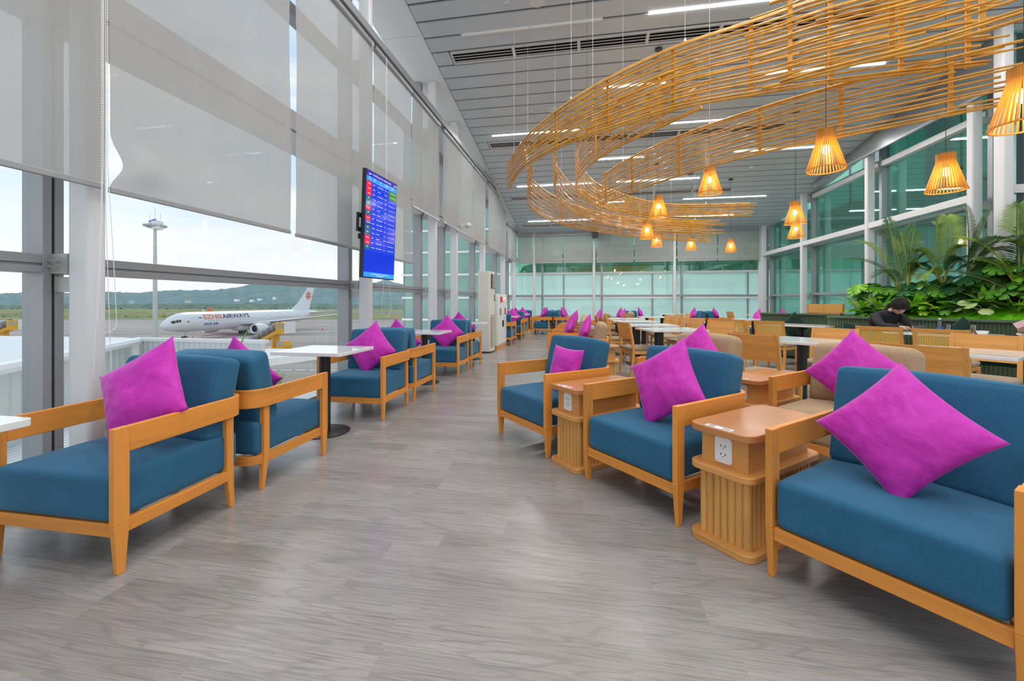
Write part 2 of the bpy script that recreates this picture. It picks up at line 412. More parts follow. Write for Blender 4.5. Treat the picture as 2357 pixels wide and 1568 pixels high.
# aluminium head rail that carries the blinds
hr = MB().box(-2.895, -2.78, BACK, 14.95, 4.70, 4.80).obj('trim_%d' % n_trim, M['alu'], bevel=.004); struct(hr); n_trim += 1
hr2 = MB().box(-2.895, -2.78, 14.98, 17.1, 4.0, 4.07).obj('trim_%d' % n_trim, M['alu']); struct(hr2); n_trim += 1

# ------------------------------------------------------------------ roller blinds
def blind(y0, y1, zb, zt, label, curl=False, flare=0, seed=0, x=-2.845, axis='y', group=None, tube=True):
    rnd = random.Random(seed)
    L = y1 - y0
    t = thing('roller_blind', label, 'blind', (x, (y0 + y1) / 2, zb) if axis == 'y' else ((y0 + y1) / 2, x, zb), 0 if axis == 'y' else R(-90), group)
    ny, nz = max(8, int(L / .07)), 44
    vs = []; fs = []
    ph = [rnd.uniform(0, 6) for _ in range(5)]
    for j in range(nz + 1):
        q = (j / nz) ** (1.8 if curl else 1); z = q * (zt - zb)
        for i in range(ny + 1):
            s = i / ny; y = -L / 2 + L * s
            d = .010 * math.sin(s * 9 + ph[0] + q * 2) * (1 - q) + .006 * math.sin(s * 23 + ph[1] - q * 5) * (1 - q) ** 2 + .004 * math.sin(s * 4 + q * 9 + ph[2])
            d *= min(1, q * 6 + .15)
            yy = y
            if curl and s < .22 and z < .34:
                k = max(0, 1 - s / .22) ** 2
                hgt = math.sin(PI * min(1, z / .34)) ** 1.3 * math.exp(-((z - .14) / .16) ** 2)
                yy += .075 * k * hgt; d += .05 * math.sin(s / .22 * PI) * hgt
            if flare: yy += flare * (1 - q) ** 3 * s
            yy += .006 * math.sin(q * 7 + ph[3]) * (abs(s - .5) * 2) ** 6
            vs.append((d, yy, z))
    for j in range(nz):
        for i in range(ny):
            a = j * (ny + 1) + i; fs.append((a, a + 1, a + ny + 2, a + ny + 1))
    MB().add(vs, fs).obj('blind_fabric', M['blind'], t, smooth=3.2, fix=False)
    MB().box(-.012, .012, -L / 2, L / 2 + flare, -.028, .006).obj('bottom_bar', M['alu'], t, bevel=.003)
    if tube:
        MB().lathe([(.001, -L / 2 - .005), (.042, -L / 2 - .005), (.046, -L / 2 + .02), (.046, L / 2 - .02), (.042, L / 2 + .005), (.001, L / 2 + .005)], 14, m=Matrix.Translation((0, 0, zt - zb - .01)) @ Matrix.Rotation(R(-90), 4, 'X')).obj('roller_tube', M['alu'], t, smooth=SM)
    return t
GB = 'roller blinds down the runway windows'
blind(-3.9, -1.2, 1.88, 4.66, 'grey roller blind behind the viewer beside the left windows', seed=9, group=GB)
blind(-1.15, 2.054, 1.90, 4.66, 'grey roller blind nearest the viewer, at the left edge, with a bright slit showing through', seed=1, group=GB)
blind(2.087, 3.665, 1.89, 4.66, 'grey roller blind with a curled lower corner, above the parked airliner', curl=True, seed=2, group=GB)
blind(3.745, 5.24, 1.875, 4.66, 'wrinkled grey roller blind just left of the departures screen', seed=3, group=GB)
blind(5.30, 6.53, 1.85, 4.66, 'long grey roller blind directly behind the departures screen, hanging lower than the next', flare=.05, seed=4, group=GB)
blind(6.58, 7.85, 2.80, 4.66, 'first of the shorter grey blinds, right of the departures screen', seed=5, group=GB)
blind(8.09, 10.33, 2.82, 4.66, 'shorter grey blind behind the white dome camera', seed=6, group=GB)
blind(10.36, 11.66, 2.82, 4.66, 'narrow grey blind above the tall white air conditioner', seed=7, group=GB)
blind(12.0, 14.8, 2.82, 4.66, 'grey blind on the left wall above the far blue window armchairs', seed=8, group=GB)
blind(15.02, 16.0, 2.82, 4.0, 'first of two low blinds at the far end of the left wall', seed=10, group=GB)
blind(16.05, 17.0, 2.82, 4.0, 'last low blind of the left wall, touching the far corner', seed=11, group=GB)
GF = 'roller blinds across the far wall'
for q, (a, b, lab) in enumerate([(-2.8, -2.22, 'narrow blind in the left corner of the far wall'), (-2.08, -.98, 'far wall blind second from the left corner'), (-.95, .19, 'far wall blind just left of the small black loudspeaker'),
        (.36, 1.79, 'far wall blind just right of the small black loudspeaker'), (1.83, 3.26, 'far wall blind behind the ends of the bamboo ribbons'), (3.42, 4.85, 'far wall blind behind the two rightmost small pendants'), (4.88, 6.3, 'far wall blind in the right corner')]):
    blind(a, b, 2.79, 3.9, lab, seed=20 + q, x=17.12, axis='x', group=GF)

# chain pulls: long loops of beads
BL = [o for o in C.objects if o.name.startswith('roller_blind')]
def chain(parent, pts, r=.003, bead=.016):
    P = [Vector(p) for p in pts]; path = []; rad = []
    for a, b in zip(P, P[1:]):
        n = max(1, int((b - a).length / (bead / 2)))
        for i in range(n): path.append(a + (b - a) * (i / n))
    rad = [r if i % 2 else r * .35 for i in range(len(path))]
    o = MB().tube([p - parent.location for p in path], rad, 5).obj('bead_chain', M['white'], parent, smooth=3.2)
    return o
def loop(x, y0, y1, zt, zb, sl=0):
    w = (y1 - y0) / 2; c = (y0 + y1) / 2; pts = [(x, c - .009 - sl, zt), (x, c - .012 - sl, zb + 1.0), (x, c - w * .75, zb + .35)]
    for i in range(0, 13):
        a = PI + PI * i / 12; pts.append((x, c + w * math.cos(a), zb + w * 1.1 + w * 1.1 * math.sin(a)))
    return pts + [(x, c + w * .75, zb + .35), (x, c + .012 - sl, zb + 1.0), (x, c + .009 - sl, zt)]
chain(BL[1], loop(-2.79, 1.965, 2.059, 4.64, .72, -.005))
chain(BL[2], loop(-2.775, 1.975, 2.075, 4.64, 1.02, .01))
chain(BL[4], loop(-2.79, 5.42, 5.70, 4.64, .98, 0), .0035)
chain(BL[3], loop(-2.79, 5.13, 5.20, 4.64, 1.9, 0), .003)

# ------------------------------------------------------------------ far wall
n_win = len(YC)
for i, x in enumerate((-2.15, .26, 3.33, XR)):
    c = MB().prism(rrect(x - .05, x + .06, YF, YF + .17, .03), 0, ceil_z(YF) + .01).obj('trim_%d' % n_trim, M['column'], smooth=R(50)); struct(c); n_trim += 1
    MB().box(x + .28, x + .36, YF + .22, YF + .34, 0, 4.0).obj('mullion', M['alu'], c)
XF = [-3.3, -2.15, .26, 3.33, XR]
for i in range(4):
    a, b = XF[i] + .06, XF[i + 1] - .05
    g = MB().box(a, b, YF + .27, YF + .278, .05, 3.98).obj('window_%d' % n_win, M['glass']); struct(g); n_win += 1
    MB().box(a, b, YF + .16, YF + .30, 1.40, 1.485).obj('transom', M['alu'], g)
    MB().box(a, b, YF + .16, YF + .30, 2.9, 2.99).obj('transom', M['column'], g)
    MB().box(a, b, YF + .12, YF + .3, 0, .08).obj('window_sill', M['white'], g)
    MB().box(a, b, YF + .1, YF + .3, 3.9, 4.0).obj('transom', M['column'], g)

# ------------------------------------------------------------------ right window wall
YR = [8.39, 11.1, 14.15, 17.1]
for y in YR:
    zt = ceil_z(y) + .01
    c = MB().prism(rrect(XR, XR + .17, y, y + .12, .03), 0, zt).obj('trim_%d' % n_trim, M['column'], smooth=R(50)); struct(c); n_trim += 1
    MB().box(XR + .3, XR + .46, y + .0, y + .1, 0, zt).obj('mullion', M['alu'], c, bevel=.003)
    bk = MB()
    for z in (1.43, 2.9, 4.35):
        bk.box(XR + .17, XR + .3, y + .02, y + .08, z - .14, z - .04); bolts(bk, XR + .24, y + .05, z - .02, 'y')
    bk.obj('bracket', M['bracket'], c)
for a, b in zip(YR, YR[1:]):
    a, b = a + .11, b
    g = MB().box(XR + .40, XR + .408, a, b, .05, ceil_z(b) + .05).obj('window_%d' % n_win, M['teal']); struct(g); n_win += 1
    for z0, z1, x0, x1, mm in ((1.40, 1.47, .28, .44, 'alu'), (2.90, 3.03, .02, .15, 'column'), (2.86, 2.92, .3, .42, 'alu'), (4.33, 4.45, .28, .44, 'column')):
        MB().box(XR + x0, XR + x1, a, b, z0, z1).obj('transom', M[mm], g, bevel=.004)
    MB().box(XR + .1, XR + .44, a, b, 0, .08).obj('window_sill', M['white'], g)
fs = MB(); ya, yb = 7.95, 13.4
fs.add([(x, y, z) for x in (XR - .03, XR + .0) for y, z in ((ya, 4.62), (yb, 4.62), (yb, ceil_z(yb)), (ya, ceil_z(ya)))], [(0, 1, 2, 3), (4, 5, 6, 7), (0, 1, 5, 4), (1, 2, 6, 5), (2, 3, 7, 6), (3, 0, 4, 7)])
struct(fs.obj('trim_%d' % n_trim, plain('dark_grey_fascia', (.22, .25, .25), .3, .4))); n_trim += 1
struct(MB().box(XR - .05, XR + .0, 7.95, 13.5, 4.57, 4.62).obj('trim_%d' % n_trim, M['alu'])); n_trim += 1
cc = MB().prism(rrect(6.27, 6.42, 7.68, 7.86, .03), 0, ceil_z(7.8)).obj('trim_%d' % n_trim, M['column'], smooth=R(50)); struct(cc); n_trim += 1
g = MB().box(6.45, 13, 7.9, 7.908, .05, 5.5).obj('window_%d' % n_win, M['teal']); struct(g); n_win += 1
for z0, z1 in ((1.40, 1.47), (2.90, 3.03), (4.33, 4.45)): MB().box(6.45, 13, 7.84, 7.96, z0, z1).obj('transom', M['column'], g)
MB().box(6.62, 6.72, 7.9, 8.05, 0, 5.4).obj('mullion', M['alu'], g)
MB().box(9.6, 9.75, 7.8, 7.95, 0, 5.4).obj('mullion', M['column'], g)

# ------------------------------------------------------------------ neighbouring glass facade beyond the far and right windows
def frosted(name, col, k):
    m, t, b, o = nt(name); t.nodes.remove(b)
    f = noise_n(t, coords(t, (1, 1, 1)), .9, 3)
    tl = t.nodes.new('ShaderNodeBsdfTranslucent'); t.links.new(mix(t, [x * .9 for x in col], col, f), tl.inputs[0])
    df = t.nodes.new('ShaderNodeBsdfDiffuse'); df.inputs[0].default_value = c4(col)
    gl = nd(t, 'ShaderNodeBsdfGlossy', Color=(.8, .95, .9, 1), Roughness=.02)
    a = t.nodes.new('ShaderNodeMixShader'); a.inputs[0].default_value = .35; t.links.new(tl.outputs[0], a.inputs[1]); t.links.new(df.outputs[0], a.inputs[2])
    b2 = t.nodes.new('ShaderNodeMixShader'); b2.inputs[0].default_value = k; t.links.new(a.outputs[0], b2.inputs[1]); t.links.new(gl.outputs[0], b2.inputs[2])
    t.links.new(b2.outputs[0], o.inputs[0]); return m
M['rail'] = plain('bright_white_rail', (.93, .93, .93), .3, 0, .0)
M['frost'] = frosted('frosted_teal_glass', (.80, .97, .93), .08)
M['tglass'] = glass('dark_teal_glass', (.45, .72, .64), .14, .6, (.7, .9, .85))
fa = MB().box(-3.3, 20, 18.0, 18.03, -1.0, 2.36).obj('wall_annex', M['frost']); struct(fa)
MB().box(-3.3, 20, 18.0, 18.02, 2.42, 9.0).obj('upper_glazing', M['tglass'], fa)
MB().box(-8.2, -3.34, 18.0, 18.03, -1.0, 9.0).obj('wing_glazing', plain('teal_wing_glass', (.26, .47, .41), .08, 0, .25, .5, .5), fa)
for z in (-.6, .36, 1.335, 2.36, 3.36, 4.32):
    MB().box(-8.24, 20, 17.90, 18.06, z, z + .09).obj('rail', M['rail'], fa)
for k in range(8):
    MB().box(-8.2 + 3.6 * k, -8.16 + 3.6 * k, 17.97, 18.06, -1, 9).obj('fin', M['alu'], fa)
st = MB().box(6.9, 20, 7.98, 17.9, -.3, -.05).obj('terrace', plain('pale_concrete', (.62, .66, .64), .7)); struct(st)
for k, (x, y) in enumerate(((9.2, 13.0), (9.2, 15.6), (4.2, 21.0), (.9, 21.5))):
    struct(MB().lathe([(.3, -1), (.3, 9)], 18, c=(x, y, 0), cap=False).obj('terrace_column', plain('pale_round_column', (.62, .64, .63), .6), smooth=3.2))

# ------------------------------------------------------------------ ceiling lamps, vents and detectors
rows = [(6.755, [(.93, 3.2), (4.0, 6.2)]), (8.42, [(.32, 1.46), (3.05, 5.13)]), (9.83, [(-2.23, -.11), (1.78, 2.93)]), (11.29, [(.26, 1.43), (3.6, 5.8)]), (12.71, [(-2.11, .17), (.85, 3.13)]),
        (14.22, [(.12, 1.19), (3.02, 5.44)]), (15.81, [(-2.19, .21), (2.6, 5.0)]), (5.08, [(-2.1, .2), (1.0, 3.2)]), (3.4, [(.9, 3.1), (4, 6.2)]), (1.73, [(-2.1, .2), (1.0, 3.2)]), (.06, [(-2.1, .2), (1.0, 3.2)]), (-1.6, [(-2.1, .2), (1.0, 3.2)])]
tilt = math.atan(-.155)
desc = {6.755: 'nearest visible row, above the bamboo ribbons', 8.42: 'row seen through the broad bamboo ribbon', 9.83: 'third visible row', 11.29: 'fourth visible row', 12.71: 'fifth visible row', 14.22: 'sixth visible row', 15.81: 'last row before the far wall', 5.08: 'row just above the photo', 3.4: 'second row above the photo', 1.73: 'row over the viewer', .06: 'first row behind the viewer', -1.6: 'second row behind the viewer'}
for y, segs in rows:
    for q, (x0, x1) in enumerate(segs):
        z = ceil_z(y) - .012
        side = ('left', 'right')[q]
        t = thing('strip_light', 'lit strip light, %s lamp of the %s' % (side, desc[y]), 'ceiling light', ((x0 + x1) / 2, y, z), 0, 'strip lights in the ceiling slots')
        t.rotation_euler = (tilt, 0, 0); L = (x1 - x0) / 2
        MB().box(-L, L, -.017, .017, .012, .04).obj('housing', M['white'], t)
        MB().box(-L, L, -.016, .016, .002, .012).obj('diffuser', M['led'], t)
        al = bpy.data.lights.new('strip_lamp', 'AREA'); al.shape = 'RECTANGLE'; al.size = 2 * L; al.size_y = .05; al.energy = 26 * L; al.color = (1, .98, .96)
        ao = bpy.data.objects.new('strip_lamp', al); C.objects.link(ao); ao.parent = t; ao.location = (0, 0, -.004)
t = thing('strip_light', 'unlit tube lamp in the ceiling slot nearest the left clerestory', 'ceiling light', (-.91, 6.755, ceil_z(6.755) - .012)); t.rotation_euler = (tilt, 0, 0)
MB().box(-1.15, 1.15, -.018, .018, .0, .03).obj('housing', M['white'], t); MB().box(-1.12, -.02, -.013, .013, -.02, 0).box(.02, 1.12, -.013, .013, -.02, 0).obj('tube', M['tube_off'], t)
def vent(x0, segs, y, label, sl=1.12):
    t = thing('air_vent', label, 'air vent', (x0, y, ceil_z(y)), 0, 'linear air vents in the ceiling'); t.rotation_euler = (tilt, 0, 0)
    L = segs * sl; w = .128
    fr = MB().box(0, L, -w - .02, -w, -.012, .03).box(0, L, w, w + .02, -.012, .03)
    for k in range(segs + 1): fr.box(max(0, k * sl - .025), min(L, k * sl + .025), -w, w, -.011, .03)
    fr.obj('frame', M['vent'], t)
    MB().box(0, L, -w, w, .05, .06).obj('duct_opening', M['gap'], t)
    for k in range(4):
        yy = -w + (k + .5) * 2 * w / 4
        MB().box(.02, L - .02, -.02, .02, -.004, .004, Matrix.Translation((0, yy, .006)) @ Matrix.Rotation(R(35), 4, 'X')).obj('blade', M['vent'], t)
vent(-2.38, 6, 7.2625, 'long slotted air vent nearest the viewer, behind the big bamboo ribbon')
vent(-2.40, 6, 10.2775, 'slotted air vent in the middle of the ceiling, second from the viewer')
vent(-2.45, 6, 13.6275, 'third slotted air vent, above the lower bamboo ribbons')
vent(-2.47, 2, 16.3075, 'last slotted air vent beside the far left corner')
def small_ceiling(name, label, cat, u, v, parts):
    r = (u - CX) / F; dx, dy, dw = -SA + r * CA, CA + r * SA, (VH - v) / F
    tt = (4.05 + .155 * 17 - 1.2) / (dw + .155 * dy)
    t = thing(name, label, cat, (dx * tt, dy * tt, ceil_z(dy * tt) + .002)); t.rotation_euler = (tilt, 0, 0)
    for nm, prof, mt in parts: MB().lathe(prof, 20).obj(nm, M[mt], t, smooth=SM)
spk = [('grille', [(.001, -.012), (.085, -.012), (.09, -.006)], 'white'), ('rim', [(.09, -.014), (.105, -.014), (.108, 0), (.09, 0)], 'vent')]
spr = [('rosette', [(.001, -.004), (.035, -.004), (.035, 0), (.001, 0)], 'white'), ('nozzle', [(.001, -.05), (.016, -.048), (.016, -.044), (.008, -.04), (.008, 0)], 'bracket')]
smk = [('base', [(.001, -.02), (.05, -.02), (.055, 0)], 'white'), ('sensor_head', [(.001, -.045), (.03, -.042), (.045, -.02)], 'white')]
small_ceiling('ceiling_speaker', 'round white ceiling speaker at the top edge above the vent', 'speaker', 1236, 3, spk)
small_ceiling('ceiling_speaker', 'round white ceiling speaker left of the bamboo ribbon crest', 'speaker', 1272, 252, spk)
small_ceiling('ceiling_speaker', 'round white ceiling speaker showing under the broad bamboo ribbon', 'speaker', 1820, 201, spk)
small_ceiling('sprinkler', 'small sprinkler head at the top edge of the ceiling', 'sprinkler', 1168, 6, spr)
small_ceiling('sprinkler', 'small sprinkler head left of the bamboo ribbons', 'sprinkler', 1222, 256, spr)
small_ceiling('sprinkler', 'small sprinkler head right of the smoke detector', 'sprinkler', 1773, 383, spr)
small_ceiling('smoke_detector', 'white smoke detector above the rightmost small pendants', 'smoke detector', 1729, 384, smk)
t = thing('loudspeaker', 'small black box loudspeaker hung over the far wall blinds', 'speaker', (.30, 16.95, 3.72))
MB().box(-.11, .11, -.1, .1, 0, .24).obj('cabinet', M['black'], t, bevel=.01); MB().lathe([(.001, -.002), (.07, -.004), (.08, .002)], 16, m=Matrix.Translation((0, -.102, .1)) @ Matrix.Rotation(R(90), 4, 'X')).obj('driver', M['alu_d'], t)
MB().box(-.02, .02, -.02, .14, .24, .40).obj('bracket', M['black'], t)
t = thing('dome_camera', 'white dome security camera fixed to the left wall blinds rail', 'camera', (-2.66, 9.22, 2.86))
MB().lathe([(.001, .0), (.07, 0), (.07, .06), (.001, .06)], 18, c=(0, 0, .06)).obj('housing', M['white'], t, smooth=SM); MB().ball((0, 0, .055), .06, 16, 10).obj('dome', plain('dome_cover', (.5, .5, .5), .15), t, smooth=3.2)
MB().box(-.165, -.05, -.03, .03, .07, .11).obj('wall_arm', M['white'], t)
# ------------------------------------------------------------------ outside: airfield
GZ = -9.5
def noisy(name, cols, sc, rough=.9, stretch=(1, 1, 1)):
    m, t, b, o = nt(name); f = noise_n(t, coords(t, stretch), sc, 5, .62)
    t.links.new(ramp(t, f, [(.3, cols[0]), (.5, cols[1]), (.7, cols[2])]), b.inputs['Base Color']); b.inputs['Roughness'].default_value = rough; b.inputs['Specular IOR Level'].default_value = .15; return m
M['concrete'] = noisy('apron_concrete', ((.30, .26, .228), (.39, .34, .30), (.46, .41, .365)), .06, .9, (.3, 1.6, 1))
M['grass'] = noisy('airfield_grass', ((.15, .19, .07), (.25, .26, .11), (.36, .33, .17)), .03)
M['runway'] = noisy('runway_asphalt', ((.20, .195, .2), (.24, .235, .235), (.29, .28, .28)), .02)
M['hill'] = noisy('haze_tinted_hill', ((.15, .235, .245), (.19, .275, .27), (.235, .32, .30)), .03)  # distance haze is painted into these bluish grey-green base colours
M['forest'] = noisy('haze_tinted_treeline', ((.10, .165, .13), (.145, .215, .165), (.20, .26, .19)), .06)  # greens greyed to carry the same painted haze
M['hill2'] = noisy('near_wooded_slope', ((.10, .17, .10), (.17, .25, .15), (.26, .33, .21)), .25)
rotz = Matrix.Rotation(YAW, 4, 'Z')
def strip(name, t0, t1, m, r0=-2200, r1=300, z=GZ, n=1):
    o = MB().box(r0, r1, t0, t1, z - .3, z).obj(name, M[m]); o.matrix_world = rotz; return struct(o)
strip('ground_apron', 15, 250, 'concrete', -500, -4)
strip('ground_apron', 250, 262, 'runway', -900, 100)
strip('ground_grass', 262, 395, 'grass', -1200, 200)
strip('ground_runway', 395, 440, 'runway', -1500, 250)
strip('ground_grass', 440, 760, 'grass', -1800, 300)
def ridge(name, m, prof, t0, t1, zb, us, sub=6, rough=8, seed=0):
    P = []
    for (u0, v0), (u1, v1) in zip(prof, prof[1:]):
        k = max(1, int((u1 - u0) / us))
        for i in range(k): q = i / k; P.append((u0 + (u1 - u0) * q, v0 + (v1 - v0) * q))
    P.append(prof[-1]); rings = []
    for u, v in P:
        r = (u - CX) / F; zt = H + (VH - v) / F * t1; ring = []
        for j in range(sub + 1):
            q = j / sub; tt = t0 + (t1 - t0) * q
            z = zb + (zt - zb) * math.sin(q * PI / 2) ** .9
            z += rough * noise.noise(Vector((u * .05 + seed, q * 4, 0))) * math.sin(q * PI) + rough * .5 * noise.noise(Vector((u * .16, q * 11, seed)))
            ring.append(view(r * tt, tt, max(z, zb + .01)))
        ring.append(view(r * (t1 + 120), t1 + 120, zb)); rings.append(ring)
    return MB().loft(rings, cap=False, closed=False).obj(name, M[m], smooth=3.2)
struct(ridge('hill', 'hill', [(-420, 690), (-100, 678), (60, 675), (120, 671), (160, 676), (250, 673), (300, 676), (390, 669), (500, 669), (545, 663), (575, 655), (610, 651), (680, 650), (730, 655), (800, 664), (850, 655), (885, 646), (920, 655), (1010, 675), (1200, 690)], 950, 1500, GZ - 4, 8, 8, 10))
fo = ridge('treeline', 'forest', [(-420, 700), (0, 702), (150, 700), (300, 701), (450, 698), (520, 700), (700, 699), (850, 701), (1000, 703), (1200, 705)], 640, 690, GZ, 3, 3, 5, 5)
fo['kind'] = 'stuff'; tag(fo, 'distant belt of green trees at the foot of the hill', 'trees')
gr = ridge('treeline', 'grass', [(-420, 727), (0, 722), (120, 720), (250, 722), (430, 724), (520, 731)], 300, 320, GZ, 4, 3, 2.2, 9)
gr['kind'] = 'stuff'; tag(gr, 'low scrub growing along the grass beyond the apron edge', 'bushes')
hs = ridge('hillside', 'hill2', [(1190, 640), (1204, 618), (1240, 603), (1300, 590), (1420, 570), (1700, 530), (2200, 420), (2700, 330)], 60, 90, -2, 20, 6, 3, 3); struct(hs)
M['farwhite'] = plain('distant_white_wall', (.75, .76, .75), .8)
for q, (u, v, t, wd, h) in enumerate(((433, 694, 730, 9, 9), (598, 689, 960, 14, 7), (632, 687, 960, 8, 14), (580, 692, 950, 12, 7), (545, 691, 945, 16, 7), (303, 695, 730, 5, 7))):
    p = at(u, v, t); o = MB()
    wd *= .5; h *= .42; o.box(-wd / 2, wd / 2, -4, 4, -3, h / 2); o.prism([(-wd / 2 - .3, -4.3), (wd / 2 + .3, -4.3), (wd / 2 + .3, 4.3), (-wd / 2 - .3, 4.3)], h / 2, h / 2 + .5)
    o = o.obj('distant_house', M['farwhite']); o.location = p; o.rotation_euler = (0, 0, YAW)
    tag(o, ['tiny white house in the trees left of the airliner tail lettering', 'tiny white block on the hill above the middle of the airliner', 'tiny tall white house on the hill nearest the airliner tail', 'tiny low white house on the hill left of the white block', 'tiny wide white house on the hill farthest from the tail', 'tiny white house by the lamp mast'][q], 'house', 'houses on the far hill')
# roofs of the low buildings beside the window
def corr(name, cols, rot):
    m, t, b, o = nt(name); wv = nd(t, 'ShaderNodeTexWave', Scale=2.2, Distortion=0.0); wv.wave_type = 'BANDS'; wv.bands_direction = rot
    t.links.new(coords(t), wv.inputs['Vector']); b.inputs['Base Color'].default_value = c4(cols); b.inputs['Roughness'].default_value = .45
    bump(t, b, wv.outputs['Fac'], .6, .04); return m
M['corr_x'] = corr('white_corrugated_steel', (.66, .69, .69), 'X'); M['corr_y'] = corr('white_corrugated_roof', (.72, .74, .74), 'DIAGONAL')
P = [(-7.45, 3.6), (-10.5, 8.34), (-11.3, 8.6), (-14.9, 8.45), (-18, 2), (-16, -6), (-9, -2)]
t = thing('low_roof', 'low white corrugated steel roof outside, lower left of the window', 'roof', (0, 0, 0))
MB().prism(P, .22, .32).obj('roof_sheet', M['corr_y'], t)
wl = MB()
for a, b in ((P[6], P[0]), (P[0], P[1])):
    d = Vector((b[0] - a[0], b[1] - a[1], 0)).normalized(); n = Vector((d.y, -d.x, 0)) * -.12
    wl.prism([(a[0] + n.x, a[1] + n.y), (b[0] + n.x, b[1] + n.y), (b[0] + 2 * n.x, b[1] + 2 * n.y), (a[0] + 2 * n.x, a[1] + 2 * n.y)], -.95, .22)
wl.obj('corrugated_wall', M['corr_x'], t)
ea = MB(); ea.tube([(P[6][0], P[6][1], .26), (P[0][0], P[0][1], .26), (P[1][0], P[1][1], .27)], .09, 8).obj('eave_trim', M['white'], t)
MB().prism([(-3.6, -4), (-3.6, 3.2), (-6.4, 4.2), (-10, 8.3), (-10.6, 8.3), (-16, -4)], -1.25, -.95).obj('lower_ledge', M['corr_x'], t)
t = thing('parapet', 'white corrugated parapet wall outside, in front of the airliner', 'wall', (0, 0, 0))
MB().box(-10.5, -7.18, 8.34, 8.44, -3.5, .27).obj('corrugated_panel', M['corr_x'], t)
MB().box(-10.56, -7.12, 8.30, 8.48, .27, .34).obj('coping', M['white'], t)
t = thing('flat_roof', 'flat white roof outside behind the nearest window table', 'roof', (0, 0, 0))
MB().prism([(-7.7, 8.8), (-6.9, 11.3), (-9.6, 11.2), (-9.6, 8.8)], -.34, -.2).obj('roof_slab', M['corr_y'], t)
MB().prism([(-7.7, 8.8), (-7.62, 8.76), (-6.82, 11.3), (-6.9, 11.3)], -.35, -.17).obj('eave_trim', M['white'], t)
MB().lathe([(.06, GZ), (.06, -.34)], 10, c=(-9.3, 9.0, 0)).lathe([(.06, GZ), (.06, -.34)], 10, c=(-9.3, 11.0, 0)).obj('support_post', M['white'], t)
# road markings on the service road
M['paint'] = plain('road_paint', (.75, .75, .74), .8)
for q in range(5):
    p = at(628 + q * 32, 846 + q * 1.2, 66); o = MB().box(-1.2, 1.2, -.25, .25, 0, .03).obj('road_marking', M['paint']); o.location = (p.x, p.y, GZ + .02); o.rotation_euler = (0, 0, YAW)
    tag(o, 'white dash painted on the service road outside the window, %s from the left' % ('first', 'second', 'third', 'fourth', 'fifth')[q], 'road marking', 'road dashes')
# grass clumps planted just outside the glass
M['blade'] = noisy('fresh_grass_blade', ((.22, .42, .08), (.35, .55, .14), (.5, .68, .25)), 3)
def clump(x, y, z, n, h, spread, label, seed):
    rnd = random.Random(seed); mb = MB()
    for i in range(n):
        a = rnd.uniform(0, 2 * PI); s = rnd.uniform(.3, 1) * spread; hh = h * rnd.uniform(.6, 1.1); d = Vector((math.cos(a), math.sin(a), 0)); sd = Vector((-d.y, d.x, 0)) * .006
        pts = [Vector((0, 0, 0)) + d * (s * q ** 1.6) + Vector((0, 0, hh * (q - .25 * q * q * s / spread))) for q in (0, .35, .7, 1)]
        o = len(mb.v)
        for k, p in enumerate(pts):
            ww = (1, 1.1, .8, .05)[k]; mb.v += [tuple(p - sd * ww), tuple(p + sd * ww)]
        for k in range(3): mb.f.append([o + 2 * k, o + 2 * k + 1, o + 2 * k + 3, o + 2 * k + 2]); mb.mi.append(0)
    o = mb.obj('grass_clump', M['blade'], smooth=3.2, fix=False); o.location = (x, y, z); tag(o, label, 'ornamental grass', 'grass clumps outside the glass')
clump(-3.75, 2.75, 0.0, 60, .62, .3, 'green grass clump outside the glass behind the nearest armchair pillow', 1)
clump(-3.75, 3.45, 0.05, 60, .66, .3, 'green grass clump outside the glass behind the second armchair', 2)
clump(-3.7, 4.5, -.1, 60, .55, .3, 'green grass clump outside the glass under the window table', 3)
clump(-3.7, 7.2, 0, 50, .6, .3, 'green grass clump outside the glass behind the third pair of armchairs', 4)
lf = MB(); pts = [at(548, 820, 4.6), at(552, 800, 4.62), at(560, 778, 4.64), at(574, 752, 4.66)]
lf.tube(pts, [.003, .012, .010, .001], 4).obj('grass_blade', M['blade']); bpy.data.objects['grass_blade'].parent = bpy.data.objects['grass_clump']; bpy.data.objects['grass_blade'].matrix_parent_inverse = Matrix.Translation((3.75, -2.75, 0))
struct(MB().box(-4.1, -3.5, -3.9, 17.3, -.5, -.05).obj('ledge', M['corr_x']))

# ------------------------------------------------------------------ airliner
M['plane'] = plain('white_aircraft_paint', (.78, .79, .80), .25, 0, .02)
M['dark'] = plain('dark_rubber', (.03, .03, .035), .6)
M['orange'] = plain('orange_livery', (.80, .16, .05), .4)
M['navy'] = plain('navy_livery', (.045, .05, .10), .4)
M['blue_l'] = plain('blue_livery', (.03, .12, .42), .4)
M['greywing'] = plain('grey_wing_paint', (.42, .44, .46), .4)
M['metal'] = plain('bare_metal', (.6, .6, .6), .25, .8)
ap = thing('airliner', 'white twin engined airliner with orange and navy lettering parked on the apron', 'airplane')
